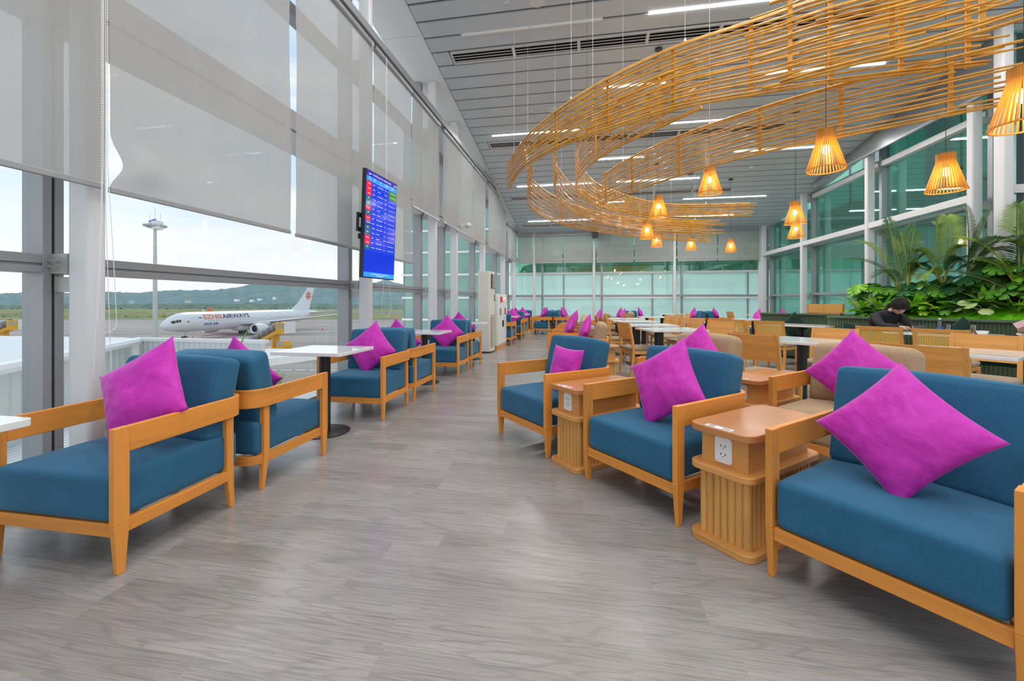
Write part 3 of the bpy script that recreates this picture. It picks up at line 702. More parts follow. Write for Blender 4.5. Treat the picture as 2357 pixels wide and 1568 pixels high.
# local axes: +x points from nose to tail, z up, origin under the nose on the ground
rad = [(0, .05, 4.1), (.35, .62, 4.15), (1.0, 1.15, 4.25), (2.0, 1.72, 4.45), (3.2, 2.2, 4.7), (4.8, 2.6, 4.92), (6.6, 2.79, 5.0), (9, 2.82, 5.0), (20, 2.82, 5.0), (40, 2.82, 5.0), (46, 2.72, 5.1), (51, 2.3, 5.45), (56, 1.6, 5.95), (60, .9, 6.35), (62.6, .35, 6.55)]
rings = [[(x, r * math.sin(2 * PI * k / 28), z + r * math.cos(2 * PI * k / 28)) for k in range(28)] for x, r, z in rad]
fu = MB().loft(rings).obj('fuselage', M['plane'], ap, smooth=3.2)
def fr(x):
    for a, b in zip(rad, rad[1:]):
        if a[0] <= x <= b[0]:
            q = (x - a[0]) / (b[0] - a[0]); return a[1] + (b[1] - a[1]) * q, a[2] + (b[2] - a[2]) * q
    return rad[-1][1:]
def skin(x, h, off=.04):             # point on the port side at height h above the hull centre line
    r, z = fr(x); h = max(-r * .98, min(r * .98, h)); y = math.sqrt(r * r - h * h); k = 1 + off / r
    return Vector((x, -y * k, z + h * k))
def wrap(o, x0, h0):
    bm = bmesh.new(); bm.from_mesh(o.data)
    bmesh.ops.triangulate(bm, faces=bm.faces); bmesh.ops.subdivide_edges(bm, edges=bm.edges, cuts=3, use_grid_fill=True)
    for v in bm.verts: v.co = skin(x0 + v.co.x, h0 + v.co.y)
    bm.to_mesh(o.data); bm.free(); o.parent = ap
def ribbon_text(s, size, x0, h0, m, sh=0):
    o = text_mesh(s, size, 'lettering', M[m], shear=sh); wrap(o, x0, h0); return max(v.co.x for v in o.data.vertices)
def wide(s, size, x0, h0, m, sx, bold=.06):
    cu = bpy.data.curves.new('lettering', 'FONT'); cu.body = s; cu.size = size; cu.offset = bold; cu.align_y = 'CENTER'; cu.resolution_u = 3
    to = bpy.data.objects.new('lettering', cu); C.objects.link(to); me = bpy.data.meshes.new_from_object(to.evaluated_get(bpy.context.evaluated_depsgraph_get())); bpy.data.objects.remove(to)
    for v in me.vertices: v.co.x *= sx
    o = bpy.data.objects.new('lettering', me); C.objects.link(o); me.materials.clear(); me.materials.append(M[m]); wrap(o, x0, h0); return max(v.co.x for v in me.vertices)
xe = wide('EZNIS', 1.75, 10.1, 1.25, 'orange', 1.3, .03)
wide('AIRWAYS', 1.75, xe + .2, 1.25, 'navy', 1.3, .03)
wide('SAFE AIR', .95, 10.1, -.75, 'blue_l', 1.25, .02)
def patch(x0, x1, h0, h1, m, name, nx=2, nh=3, off=.03):
    vs = [skin(x0 + (x1 - x0) * i / nx, h0 + (h1 - h0) * j / nh, off) for j in range(nh + 1) for i in range(nx + 1)]
    fs_ = [(j * (nx + 1) + i, j * (nx + 1) + i + 1, (j + 1) * (nx + 1) + i + 1, (j + 1) * (nx + 1) + i) for j in range(nh) for i in range(nx)]
    return MB().add(vs, fs_).obj(name, M[m], ap, smooth=3.2)
for a in ((1.75, 2.6, .35, 1.0), (2.7, 3.2, .35, 1.05), (3.3, 3.8, .35, 1.0)): patch(*a, 'dark', 'cockpit_window')
for side in (1,):
    wn = MB()
    for k in range(46):
        x = 11.5 + k * .83
        if 20.6 < x < 22 or 33 < x < 34.5: continue
        vs = [skin(x, .1, .02), skin(x + .22, .1, .02), skin(x + .22, .42, .02), skin(x, .42, .02)]; wn.add(vs, [(0, 1, 2, 3)])
    wn.obj('cabin_windows', plain('pale_window', (.35, .38, .4), .2), ap)
M['seam'] = plain('panel_line', (.5, .5, .5), .5)
for x in (6.6, 21.0, 33.4):
    for (a, b, c_, d_) in ((x, x + .05, -.7, 1.2), (x + 1.05, x + 1.1, -.7, 1.2), (x, x + 1.1, -.72, -.66), (x, x + 1.1, 1.18, 1.23)): patch(a, b, c_, d_, 'seam', 'door_outline', off=.02)
patch(5.2, 5.75, .05, .45, 'orange', 'flag'); patch(5.38, 5.56, .05, .45, 'blue_l', 'flag', off=.05)
patch(8.5, 9.6, 1.0, 1.3, 'blue_l', 'emblem')
def aero(pts, th, name, m, parent=ap):   # pts: (lead xyz, trail xyz) stations
    rings = []
    for a, b, k in pts:
        a, b = Vector(a), Vector(b); n = Vector((0, 0, 1)) if name != 'tail_fin' else Vector((0, 1, 0)); ring = []
        for q, hh in ((0, 0), (.08, .6), (.3, 1), (.7, .5), (1, .03), (.7, -.4), (.3, -.8), (.08, -.5)): ring.append(a + (b - a) * q + n * hh * th * k)
        rings.append(ring)
    return MB().loft(rings).obj(name, M[m], parent, smooth=R(60))
for sgn in (-1, 1):
    aero([((22.5, sgn * 2.2, 3.5), (34.5, sgn * 2.2, 3.3), 1), ((28.5, sgn * 11, 4.5), (36, sgn * 11, 4.5), .6), ((38.2, sgn * 28.5, 6.6), (41, sgn * 28.5, 6.6), .2)], .75, 'wing', 'greywing')
    aero([((38.1, sgn * 28.4, 6.6), (41, sgn * 28.4, 6.6), .5), ((40, sgn * 29.2, 8.6), (41.6, sgn * 29.2, 8.6), .3)], .2, 'winglet', 'orange')
    aero([((55, sgn * .8, 6.3), (60.5, sgn * .8, 6.3), 1), ((60, sgn * 9.4, 7.3), (62.5, sgn * 9.4, 7.3), .4)], .35, 'tailplane', 'greywing')
    eng = MB().lathe([(1.05, .3), (1.38, 0), (1.6, .5), (1.62, 2.2), (1.45, 4), (1.1, 5.2), (.75, 5.6), (.35, 6.8), (.01, 7)], 24, m=Matrix.Translation((20.6, sgn * 9.4, 2.35)) @ Matrix.Rotation(R(90), 4, 'Y'), cap=False).obj('engine', M['plane'], ap, smooth=R(50))
    MB().lathe([(.01, .15), (.3, .6), (1.05, .75)], 20, m=Matrix.Translation((20.6, sgn * 9.4, 2.35)) @ Matrix.Rotation(R(90), 4, 'Y'), cap=False).obj('fan', M['dark'], eng, smooth=SM)
    MB().lathe([(1.0, .42), (1.36, .02), (1.42, .0), (1.56, .3)], 24, m=Matrix.Translation((20.6, sgn * 9.4, 2.35)) @ Matrix.Rotation(R(90), 4, 'Y'), cap=False).obj('intake_lip', M['metal'], eng, smooth=3.2)
    MB().box(22.2, 27, sgn * 9.4 - .15, sgn * 9.4 + .15, 3.6, 4.4).obj('pylon', M['plane'], ap)
aero([((47, 0, 7.6), (57.5, 0, 7.5), 1), ((50.8, 0, 10), (58.3, 0, 10), .8), ((57.6, 0, 17.2), (60.8, 0, 17.2), .4)], .35, 'tail_fin', 'plane')
MB().soft(5.2, 2.2, 1.2, 1.1, 4, c=(28, 0, 2.6)).obj('wing_fairing', M['plane'], ap, smooth=3.2)
star = MB()
for k in range(8):
    a = 2 * PI * k / 8 + .39; d = Vector((math.cos(a), 0, math.sin(a))); s_ = Vector((-d.z, 0, d.x)); c0 = Vector((56.8, -.30, 13.2))
    star.add([c0 + d * .15, c0 + d * 1.0 + s_ * .3, c0 + d * 1.95, c0 + d * 1.0 - s_ * .3], [(0, 1, 2, 3)])
star.obj('tail_emblem', M['orange'], ap)
def gear(x, y, wheels, zl):
    g_ = MB().tube([(x, y, .5), (x, y, zl)], .14, 8); g_.tube([(x - .4, y, .9), (x + .9, y, zl)], .08, 6); lg = g_.obj('landing_gear', M['metal'], ap)
    for dx, dy in wheels:
        MB().lathe([(.2, -.2), (.52, -.2), (.58, -.1), (.58, .1), (.52, .2), (.2, .2)], 18, m=Matrix.Translation((x + dx, y + dy, .58)) @ Matrix.Rotation(R(90), 4, 'X')).obj('wheel', M['dark'], lg, smooth=SM)
        MB().lathe([(.01, -.22), (.25, -.21), (.25, .21), (.01, .22)], 12, m=Matrix.Translation((x + dx, y + dy, .58)) @ Matrix.Rotation(R(90), 4, 'X')).obj('hub', M['white'], lg)
gear(6.6, 0, [(0, -.36), (0, .36)], 2.5)
for s_ in (-1, 1): gear(31.5, s_ * 5.3, [(-.75, -.5), (-.75, .5), (.75, -.5), (.75, .5)], 3.2)
MB().box(6.2, 6.3, -.5, .5, 1.6, 2.3).obj('nose_gear_door', M['plane'], ap)
for x in (12, 46): MB().box(x, x + .5, -.03, .03, 7.78, 8.4).obj('antenna', M['plane'], ap)
nose = at(369, 745, 112); tail = at(727, 708, 172)
a_ = math.atan2(tail.y - nose.y, tail.x - nose.x)
ap.location = (nose.x, nose.y, GZ + .02); ap.rotation_euler = (0, 0, a_)
# ------------------------------------------------------------------ boarding stair trucks
M['yellow'] = plain('yellow_vehicle_paint', (.80, .42, .03), .35)
M['tunnel'] = plain('bronze_stair_canopy', (.20, .165, .14), .3, .3)
M['win'] = plain('vehicle_window', (.35, .42, .42), .1)
def stair_truck(label, loc, rz):
    s = thing('stair_truck', label, 'stair truck', loc, rz, 'yellow boarding stair trucks')
    ch = MB().box(-1.2, 5.6, -1.1, 1.1, .55, 1.0).obj('chassis', M['yellow'], s)
    for x in (-.2, 4.3):
        for y in (-1.0, 1.0):
            MB().lathe([(.15, -.16), (.46, -.16), (.5, -.1), (.5, .1), (.46, .16), (.15, .16)], 16, m=Matrix.Translation((x, y, .5)) @ Matrix.Rotation(R(90), 4, 'X')).obj('wheel', M['dark'], s, smooth=SM)
    cb = MB().prism([(3.4, -1.05), (5.6, -1.05), (5.6, 1.05), (3.4, 1.05)], .9, 1.6).frustum((3.4, 5.6, -1.05, 1.05), (3.5, 5.0, -1, 1), 1.6, 2.5).obj('cab', M['yellow'], s, bevel=.05)
    MB().frustum((3.55, 5.45, -1.08, 1.08), (3.65, 5.0, -1.03, 1.03), 1.65, 2.35).obj('cab_window', M['win'], cb)
    a, b = Vector((-4.6, 0, 1.9)), Vector((3.6, 0, 5.6)); d = (b - a).normalized()
    q = Vector((0, 0, 1)).rotation_difference(d).to_matrix().to_4x4(); L = (b - a).length
    tu = MB().lathe([(1.05, 0), (1.05, L)], 22, m=Matrix.Translation(a) @ q, cap=False).obj('stair_canopy', M['tunnel'], s, smooth=3.2)
    for k in range(7): MB().lathe([(1.06, -.05), (1.10, -.05), (1.10, .05), (1.06, .05)], 22, m=Matrix.Translation(a + d * (L * k / 6)) @ q, cap=False).obj('hoop', M['metal'], tu)
    MB().add([a + Vector((0, y, z)) for y in (-1, 1) for z in (-1.2, -.75)] + [b + Vector((0, y, z)) for y in (-1, 1) for z in (-1.6, -.75)], [(0, 1, 5, 4), (2, 3, 7, 6), (0, 2, 6, 4), (1, 3, 7, 5), (0, 1, 3, 2), (4, 5, 7, 6)]).obj('stair_flight', M['yellow'], s)
    pf = MB().box(3.4, 5.9, -1.15, 1.15, 4.0, 4.5).box(3.4, 5.9, -1.15, 1.15, 4.5, 6.4).obj('platform_cabin', M['yellow'], s)
    for x in (3.9, 4.9): MB().box(x, x + .6, -1.2, -1.14, 5.2, 6.1).obj('window', M['win'], pf)
    MB().prism([(5.9, -1.3), (6.2, -1.3), (6.2, 1.3), (5.9, 1.3)], 4.1, 6.5).obj('bellows', M['white'], pf)
    MB().box(2.0, 2.4, -.8, .8, 1.0, 4.0).box(-3.2, -2.8, -.9, .9, .5, 1.6).obj('support_frame', M['yellow'], s)
    return s
p = at(616, 803, 90); stair_truck('yellow boarding stair truck with bronze canopy beside the airliner engine', (p.x, p.y, GZ + .02), YAW + R(-18))
p = at(-14, 772, 100); stair_truck('yellow boarding stair truck cut off by the left edge of the window', (p.x, p.y, GZ + .02), YAW + R(10))

# floodlight mast
p = at(357, 800, 74); base = Vector((p.x, p.y, GZ)); ht = H + (VH - 512) / F * 74 - GZ
t = thing('floodlight_mast', 'tall grey floodlight mast with a ring of lamps and blue cap', 'light mast', base)
M['mast'] = plain('galvanised_mast', (.55, .57, .57), .45, .4)
MB().lathe([(.42, 0), (.22, ht)], 14).obj('pole', M['mast'], t, smooth=SM)
MB().lathe([(.9, ht - .5), (.95, ht - .3), (.9, ht - .1), (.8, ht - .3)], 18, cap=False).obj('ring', M['mast'], t)
MB().lathe([(.95, ht + .1), (.01, ht + .7)], 14).obj('cap', M['blue_l'], t)
for dx in (-1.1, 0, 1.1): MB().tube([(dx, 0, ht), (dx, 0, ht + (2.6 if dx == 0 else 1.6))], .03, 5).obj('lightning_rod', M['mast'], t)
MB().box(.2, 1.3, -.9, .4, ht - 1.3, ht + .1).obj('control_box', M['white'], t)
for k in range(10):
    a = 2 * PI * k / 10; m = Matrix.Rotation(a, 4, 'Z') @ Matrix.Translation((1.35, 0, ht - .7)) @ Matrix.Rotation(R(-25), 4, 'Y')
    MB().box(-.36, .36, -.28, .28, -.14, .14, m).obj('floodlight', M['mast'], t)
for u, v, tt, lb in ((444, 775, 112, 'small orange and white cone under the airliner nose'), (578, 776, 103, 'small orange cone in front of the airliner engine'), (742, 755, 160, 'small orange cone out on the apron right of the airliner')):
    o = MB().box(-.35, .35, -.35, .35, 0, .08).lathe([(.26, .08), (.06, 1.3)], 12); o = o.obj('traffic_cone', M['orange']); p = at(u, v, tt); o.location = (p.x, p.y, GZ + .02); tag(o, lb, 'traffic cone', 'cones on the apron')
    MB().lathe([(.19, .55), (.14, .85)], 12, cap=False).obj('white_band', M['white'], o); o.scale = (1.3, 1.3, 1.3)
# ------------------------------------------------------------------ lounge armchairs
def u_band(hx, yf, yb, r, th, n=10):
    """outline of a rail that runs back along one side, round the back and forward again"""
    def path(o):
        pts = [(-hx - o, yf)]
        for i in range(n + 1):
            a = PI - PI / 2 * i / n; pts.append((-hx + r + (r + o) * math.cos(a), yb - r + (r + o) * math.sin(a)))
        for i in range(n + 1):
            a = PI / 2 - PI / 2 * i / n; pts.append((hx - r + (r + o) * math.cos(a), yb - r + (r + o) * math.sin(a)))
        pts.append((hx + o, yf)); return pts
    return path(0), path(-th)
def band_mesh(hx, yf, yb, r, th, z0, z1):
    a, b = u_band(hx, yf, yb, r, th); n = len(a); mb = MB()
    vs = [(p[0], p[1], z) for z in (z0, z1) for q in (a, b) for p in q]; f = []
    for i in range(n - 1):
        f += [(i, i + 1, 2 * n + i + 1, 2 * n + i), (n + i, n + i + 1, 3 * n + i + 1, 3 * n + i), (i, i + 1, n + i + 1, n + i), (2 * n + i, 2 * n + i + 1, 3 * n + i + 1, 3 * n + i)]
    f += [(0, n, 3 * n, 2 * n), (n - 1, 2 * n - 1, 4 * n - 1, 3 * n - 1)]
    return mb.add(vs, f)
def make_armchair(fab, label):
    t = thing('armchair', label, 'armchair')
    for s in (-1, 1):
        x0, x1 = (-.37, -.34) if s < 0 else (.34, .37)
        MB().frustum((x0 + .004, x1 - .004, -.358, -.325), (x0, x1, -.375, -.31), 0, .22).box(x0, x1, -.375, -.31, .22, .645).obj('leg', M['wood_v'], t, bevel=.003)
        xr = -.352 if s < 0 else .317
        MB().frustum((xr + .006, xr + .029, .262, .288), (xr, xr + .035, .225, .275), 0, .22).box(xr, xr + .035, .225, .275, .22, .53).obj('leg', M['wood_v'], t, bevel=.003)
    band_mesh(.37, -.31, .372, .13, .026, .53, .645).obj('arm_rail', M['wood_h'], t, smooth=SM, bevel=.003)
    band_mesh(.352, -.31, .35, .12, .03, .165, .222).box(-.34, .34, -.362, -.335, .165, .222).obj('seat_rail', M['wood_h'], t, smooth=SM, bevel=.002)
    sm = MB().soft(.334, .345, .104, .03, 9, .022, c=(0, -.02, .328)); so_ = sm.obj('seat_cushion', M[fab], t, smooth=3.2)
    rc = [(-.333, -.36), (.333, -.36), (.333, .32), (-.333, .32), (-.333, -.36)]
    m = Matrix.Translation((0, .185, .42)) @ Matrix.Rotation(R(-13), 4, 'X')
    bk = MB().soft(.325, .088, .232, .035 if fab == 'blue' else .06, 9, .018, m=m, c=(0, 0, .225)).obj('back_cushion', M[fab], t, smooth=3.2)
    pp = [(m @ Vector((x, y, z))) for x, y, z in [(-.3145, -.0775, .03), (-.3145, -.0775, .415), (-.307, -.0775, .437), (-.285, -.0775, .4465), (.285, -.0775, .4465), (.307, -.0775, .437), (.3145, -.0775, .415), (.3145, -.0775, .03)]]
    if fab == 'blue': MB().tube(pp, .003, 5).obj('piping', M[fab], bk)
    return t
blue0 = make_armchair('blue', 'blue'); beige0 = make_armchair('beige', 'beige')

# ------------------------------------------------------------------ magenta scatter cushions
def pillow_mesh(seed, a=.225, T=.085, fold=1.0, n=34):
    rnd = random.Random(seed); off = Vector((rnd.uniform(0, 50), rnd.uniform(0, 50), 0)); mb = MB(); idx = {}
    def pt(i, j, sgn):
        u, v = -1 + 2 * i / n, -1 + 2 * j / n
        pin = lambda w: .085 * (1 - w * w)
        x = a * u * (1 - pin(v)); z = a * v * (1 - pin(u))
        h = max(0, (1 - abs(u) ** 2.4) * (1 - abs(v) ** 2.4)) ** .62
        d = noise.noise(Vector((u * 1.5, v * 1.5, sgn)) + off) * .016 + noise.noise(Vector((u * 4 + v, v * 4, sgn)) + off) * .006
        e = max(abs(u), abs(v)); ang = (v if abs(u) > abs(v) else u)
        d += .005 * fold * math.sin(ang * 17 + seed + 3 * noise.noise(Vector((u * 2, v * 2, 3)) + off)) * max(0, e - .55) * 2.2 * (1 - e)* 4
        return (x, sgn * (T * h + d * h), z)
    for sgn in (1, -1):
        for j in range(n + 1):
            for i in range(n + 1):
                edge = i in (0, n) or j in (0, n)
                k = (i, j, 0 if edge else sgn)
                if k in idx: continue
                idx[k] = len(mb.v); mb.v.append(pt(i, j, sgn if not edge else 0))
        for j in range(n):
            for i in range(n):
                q = [idx[(x, y, 0 if x in (0, n) or y in (0, n) else sgn)] for x, y in ((i, j), (i + 1, j), (i + 1, j + 1), (i, j + 1))]
                mb.f.append(q if sgn < 0 else q[::-1]); mb.mi.append(0)
    return mb
PM = [pillow_mesh(s).mesh('pillow', M['velvet'], 3.2) for s in (1, 2, 3)]
PG = [pillow_mesh(s).mesh('pillow', M['green_f'], 3.2) for s in (4,)]
zip_m = MB().tube([(.203, 0, z) for z in (-.17, -.1, 0, .1, .17)], .004, 5).mesh('zip', M['black'])
pn = [0]
def pillow(c, th, label, dx=0, dy=.01, dz=.72, roll=45, lean=-16, sc=1.0, group='magenta cushions on the armchairs', mesh=None, zipper=False):
    me = mesh or PM[pn[0] % 3]; pn[0] += 1
    o = bpy.data.objects.new('cushion', me); C.objects.link(o)
    q = Vector((dx, dy)); q.rotate(Matrix.Rotation(th, 2))
    o.matrix_world = Matrix.Translation((c[0] + q.x, c[1] + q.y, dz)) @ Matrix.Rotation(th, 4, 'Z') @ Matrix.Rotation(R(lean), 4, 'X') @ Matrix.Rotation(R(roll), 4, 'Y') @ Matrix.Scale(sc, 4)
    tag(o, label, 'cushion', group)
    if zipper: z = bpy.data.objects.new('zip', zip_m); C.objects.link(z); z.parent = o
    return o
chairs = []
def arm(proto, c, th, label, group, first=[]):
    if proto in first: o = dup(proto, (c[0], c[1], 0), th, label, group)
    else:
        first.append(proto); o = proto; o.location = (c[0], c[1], 0); o.rotation_euler = (0, 0, th); o['label'] = label; o['group'] = group
    return o
GW = 'blue armchairs along the runway windows'; GD = 'blue armchairs in the diagonal row'; GB2 = 'beige armchairs behind the diagonal row'; GA = 'beige armchairs along the aisle'; GE = 'blue armchairs before the far wall'
# window side, in back-to-back pairs
W = [(1.875, 0, 'blue armchair by the window nearest the viewer, at the left edge of the photo', 'large magenta cushion on the nearest window armchair', dict(dx=.10, dz=.725, roll=-32, dy=-.04, lean=-20)),
     (2.66, PI, 'blue armchair back to back with the nearest window armchair, facing the white table', 'magenta cushion peeking over the back of the second window armchair', dict(dx=.05, dz=.66, dy=.0)),
     (4.325, 0, 'blue window armchair facing the viewer just below the departures screen', 'magenta cushion on the window armchair below the departures screen', dict(dx=.02, dz=.685, roll=50)),
     (5.075, PI, 'blue window armchair back to back with the one below the departures screen', 'magenta cushion half hidden behind the window armchair below the screen', dict(dx=-.02, dz=.69)),
     (6.85, 0, 'blue window armchair facing the viewer just before the tall air conditioner', 'magenta cushion standing on its corner behind the second white window table', dict(dx=.03, dz=.68)),
     (7.61, PI, 'blue window armchair facing away, right before the tall air conditioner', 'tip of a magenta cushion showing over the chair back beside the air conditioner', dict(dx=-.05, dz=.72)),
     (11.71, PI, 'blue window armchair facing away just beyond the white fire cabinet', 'magenta cushion on the chair facing away beyond the fire cabinet', dict(dx=.1, dz=.70)),
     (13.43, 0, 'blue window armchair facing the viewer beyond the fire cabinet, behind a table edge', 'bright magenta cushion beyond the white fire cabinet', dict(dx=.0, dz=.71)),
     (14.20, PI, 'blue window armchair facing away, second pair beyond the fire cabinet', 'magenta cushion hidden on the far chair of that pair', dict(dx=0, dz=.71)),
     (15.62, 0, 'last blue window armchair before the far left corner', 'magenta cushion on the last window armchair in the far left corner', dict(dx=.0, dz=.71))]
for y, th, lb, pl, kw in W:
    arm(blue0, (-2.39, y), th, lb, GW)
    if pl: pillow((-2.39, y), th, pl, **kw)
# diagonal rows
DB = [(-.616, 'large blue armchair at the right edge of the photo, nearest the viewer', 'large magenta cushion on the nearest blue armchair at the right', dict(dx=-.01, dz=.675, roll=39, dy=-.05, lean=-24, sc=.93)),
      (-1.805, 'blue armchair in the middle of the diagonal row between two side tables', 'magenta cushion tilted on the middle blue armchair of the diagonal row', dict(dx=.05, dz=.69, roll=57, dy=-.06, lean=-20, sc=.98)),
      (-2.97, 'blue armchair at the far end of the diagonal row, next to the aisle', 'small magenta cushion standing upright with a dark zip on the aisle end armchair', dict(dx=.16, dz=.625, roll=2, dy=-.02, lean=-14, sc=.86, zipper=True))]
for s, lb, pl, kw in DB:
    c = diag(s, 2.295); arm(blue0, c, TD, lb, GD); pillow(c, TD, pl, **kw)
for s, lb, pl, kw in [(-1.29, 'beige armchair directly behind the nearest blue armchair', 'magenta cushion on the beige armchair behind the nearest blue armchair', dict(dx=.02, dz=.70, roll=38, dy=.01)),
                      (-2.57, 'beige armchair directly behind the middle blue armchair', 'magenta cushion on the beige armchair behind the middle blue armchair', dict(dx=.04, dz=.69, roll=50))]:
    c = diag(s, 3.655); arm(beige0, c, TD, lb, GB2); pillow(c, TD, pl, **kw)
for q, (x, y) in enumerate([(-.05, 6.80), (-.33, 7.97), (-.33, 9.1), (-.33, 10.2), (-.33, 11.3), (.30, 12.6), (1.10, 14.0)]):
    o_ = ['first', 'second', 'third', 'fourth', 'fifth', 'sixth', 'seventh'][q]
    lb = 'beige armchair facing the aisle, %s from the viewer in the aisle line' % o_
    arm(beige0, (x, y), R(-90), lb, GA)
    if q != 4: pillow((x, y), R(-90), 'magenta cushion on the %s beige armchair along the aisle' % o_, dx=(-.05, .05, .12, .0, 0, .0, .1)[q], dz=.715, roll=(40, 47, 45, 42, 45, 45, 45)[q])
for q, (x, y, th, pos) in enumerate([(-1.63, 15.75, -90, 'left end, facing the window'), (-.85, 15.75, 90, 'left group, facing right'), (-1.63, 16.65, -90, 'left group, behind the one facing the window'), (-.85, 16.65, 90, 'left group, behind the one facing right'),
        (1.15, 15.9, -90, 'middle group, facing left'), (1.93, 15.9, 90, 'middle group, facing right'), (3.66, 15.75, -90, 'right group, facing left'), (4.44, 15.75, 90, 'right group, facing right'), (4.9, 13.5, -90, 'by the green bench end, facing left'), (5.68, 13.5, 90, 'by the green bench end, facing right')]):
    lb = 'small blue armchair before the far wall, ' + pos
    arm(blue0, (x, y), R(th), lb, GE); pillow((x, y), R(th), 'magenta cushion before the far wall, ' + pos if 'group' in pos else 'magenta cushion before the far wall, ' + pos, dx=(.05, -.05, .1, .1, -.1, .1, -.1, .05, 0, 0)[q], dz=.72, roll=45)

# ------------------------------------------------------------------ wooden side tables with sockets
def make_side_table(label):
    t = thing('side_table', label, 'side table'); hw, hl = .165, .35
    MB().prism(rrect(-hw, hw, -hl, hl, .06), 0, .035).obj('base_plate', M['wood_t'], t, smooth=SM, bevel=.004)
    # fluted column: half-round staves around a rounded rectangle
    a, b = hw - .055, hl - .07; pr_ = [(-a, -b), (a, -b), (a, b), (-a, b)]; fl_ = MB()
    fl_.box(-a, a, -b, b, .035, .36)
    def stave(x, y): fl_.lathe([(.0205, .035), (.0205, .36)], 12, c=(x, y, 0))
    k = 7
    for i in range(k): x = -a + 2 * a * i / (k - 1); stave(x, -b); stave(x, b)
    k = 16
    for i in range(1, k - 1): y = -b + 2 * b * i / (k - 1); stave(-a, y); stave(a, y)
    fl_.obj('fluted_column', M['flute'], t, smooth=SM)
    MB().prism(rrect(-hw, hw, -hl, hl, .06), .36, .392).obj('shelf', M['wood_t'], t, smooth=SM, bevel=.004)
    MB().box(-.118, .118, -hl + .06, hl - .06, .392, .55).obj('socket_box', M['wood_t'], t)
    MB().prism(rrect(-hw, hw, -hl, hl, .06), .55, .585).obj('top', M['wood_tt'], t, smooth=SM, bevel=.004)
    ol = MB().prism(rrect(-.043, .043, -.062, .062, .012), -.001, .009, Matrix.Translation((0, -hl + .06, .472)) @ Matrix.Rotation(R(90), 4, 'X')).obj('power_outlet', M['white'], t, smooth=SM)
    for z in (.493, .452):
        hs_ = MB()
        for dx in (-.011, .011): hs_.box(dx - .0022, dx + .0022, -hl + .0502, -hl + .052, z - .004, z + .005)
        hs_.lathe([(.0025, 0), (.0025, .003)], 8, m=Matrix.Translation((0, -hl + .0502, z - .011)) @ Matrix.Rotation(R(-90), 4, 'X'))
        hs_.obj('socket', M['black'], ol)
    stk = MB().box(-.075, .06, -hl + .012, -hl + .05, .585, .5865).obj('sticker', M['white'], t)
    MB().box(-.06, -.03, -hl + .018, -hl + .044, .5865, .587).box(.01, .05, -hl + .02, -hl + .042, .5865, .587).obj('sticker_symbol', M['alu'], stk)
    return t
ST = [(-1.21, 2.27, 'fluted wooden side table with sockets beside the nearest blue armchair'), (-2.40, 2.27, 'fluted wooden side table with sockets beside the aisle end blue armchair'),
      (-1.92, 3.68, 'wooden side table with sockets between the two beige armchairs behind the blue row'), (-.70, 3.68, 'wooden side table behind the nearest blue armchair, right of the beige armchair')]
st0 = make_side_table(ST[0][2]); st0['group'] = 'fluted side tables'
for q, (s, n, lb) in enumerate(ST[:3]):
    c = diag(s, n)
    if q == 0: st0.location = (c[0], c[1], 0); st0.rotation_euler = (0, 0, TD)
    else: dup(st0, (c[0], c[1], 0), TD, lb)
dup(st0, (.09, 6.15, 0), R(-90), 'wooden side table at the near end of the aisle line of beige armchairs')
dup(st0, (-1.24, 16.2, 0), R(0), 'small wooden side table under the far left group of blue armchairs')
dup(st0, (4.05, 16.55, 0), R(0), 'small wooden side table behind the far right group of blue armchairs')

# ------------------------------------------------------------------ tables
def make_table(label, hx, hy, cols, base='disc'):
    t = thing('table', label, 'table')
    MB().prism(rrect(-hx, hx, -hy, hy, .02, 3), .735, .765).obj('table_top', M['tabletop'], t, smooth=SM, bevel=.003)
    for x in cols:
        MB().lathe([(.05, .012), (.05, .735)], 18, c=(x, 0, 0)).obj('column', M['black'], t, smooth=SM)
        MB().box(x - .12, x + .12, -.12, .12, .728, .735).obj('mount_plate', M['black'], t)
        if base == 'disc': MB().lathe([(.22, 0), (.22, .008), (.21, .012), (.0, .013)], 36, c=(x, 0, 0)).obj('base_plate', M['black'], t, smooth=SM)
        else: MB().box(x - .2, x + .2, -.2, .2, 0, .012).obj('base_plate', M['black'], t, bevel=.004)
    return t
wt = make_table('x', .335, .295, [0]); wt['group'] = 'square window tables'
for q, (y, lb) in enumerate([(3.535, 'white square table between the two nearest pairs of window armchairs'), (.955, 'white square table cut off by the left edge of the photo'), (5.96, 'white square table behind the departures screen armchairs'), (8.62, 'white square table beside the tall air conditioner'), (12.55, 'white square table just beyond the fire cabinet'), (14.95, 'white square table in the far left corner')]):
    if q == 0: wt.location = (-2.385, y, 0); wt['label'] = lb
    else: dup(wt, (-2.385, y, 0), 0, lb)

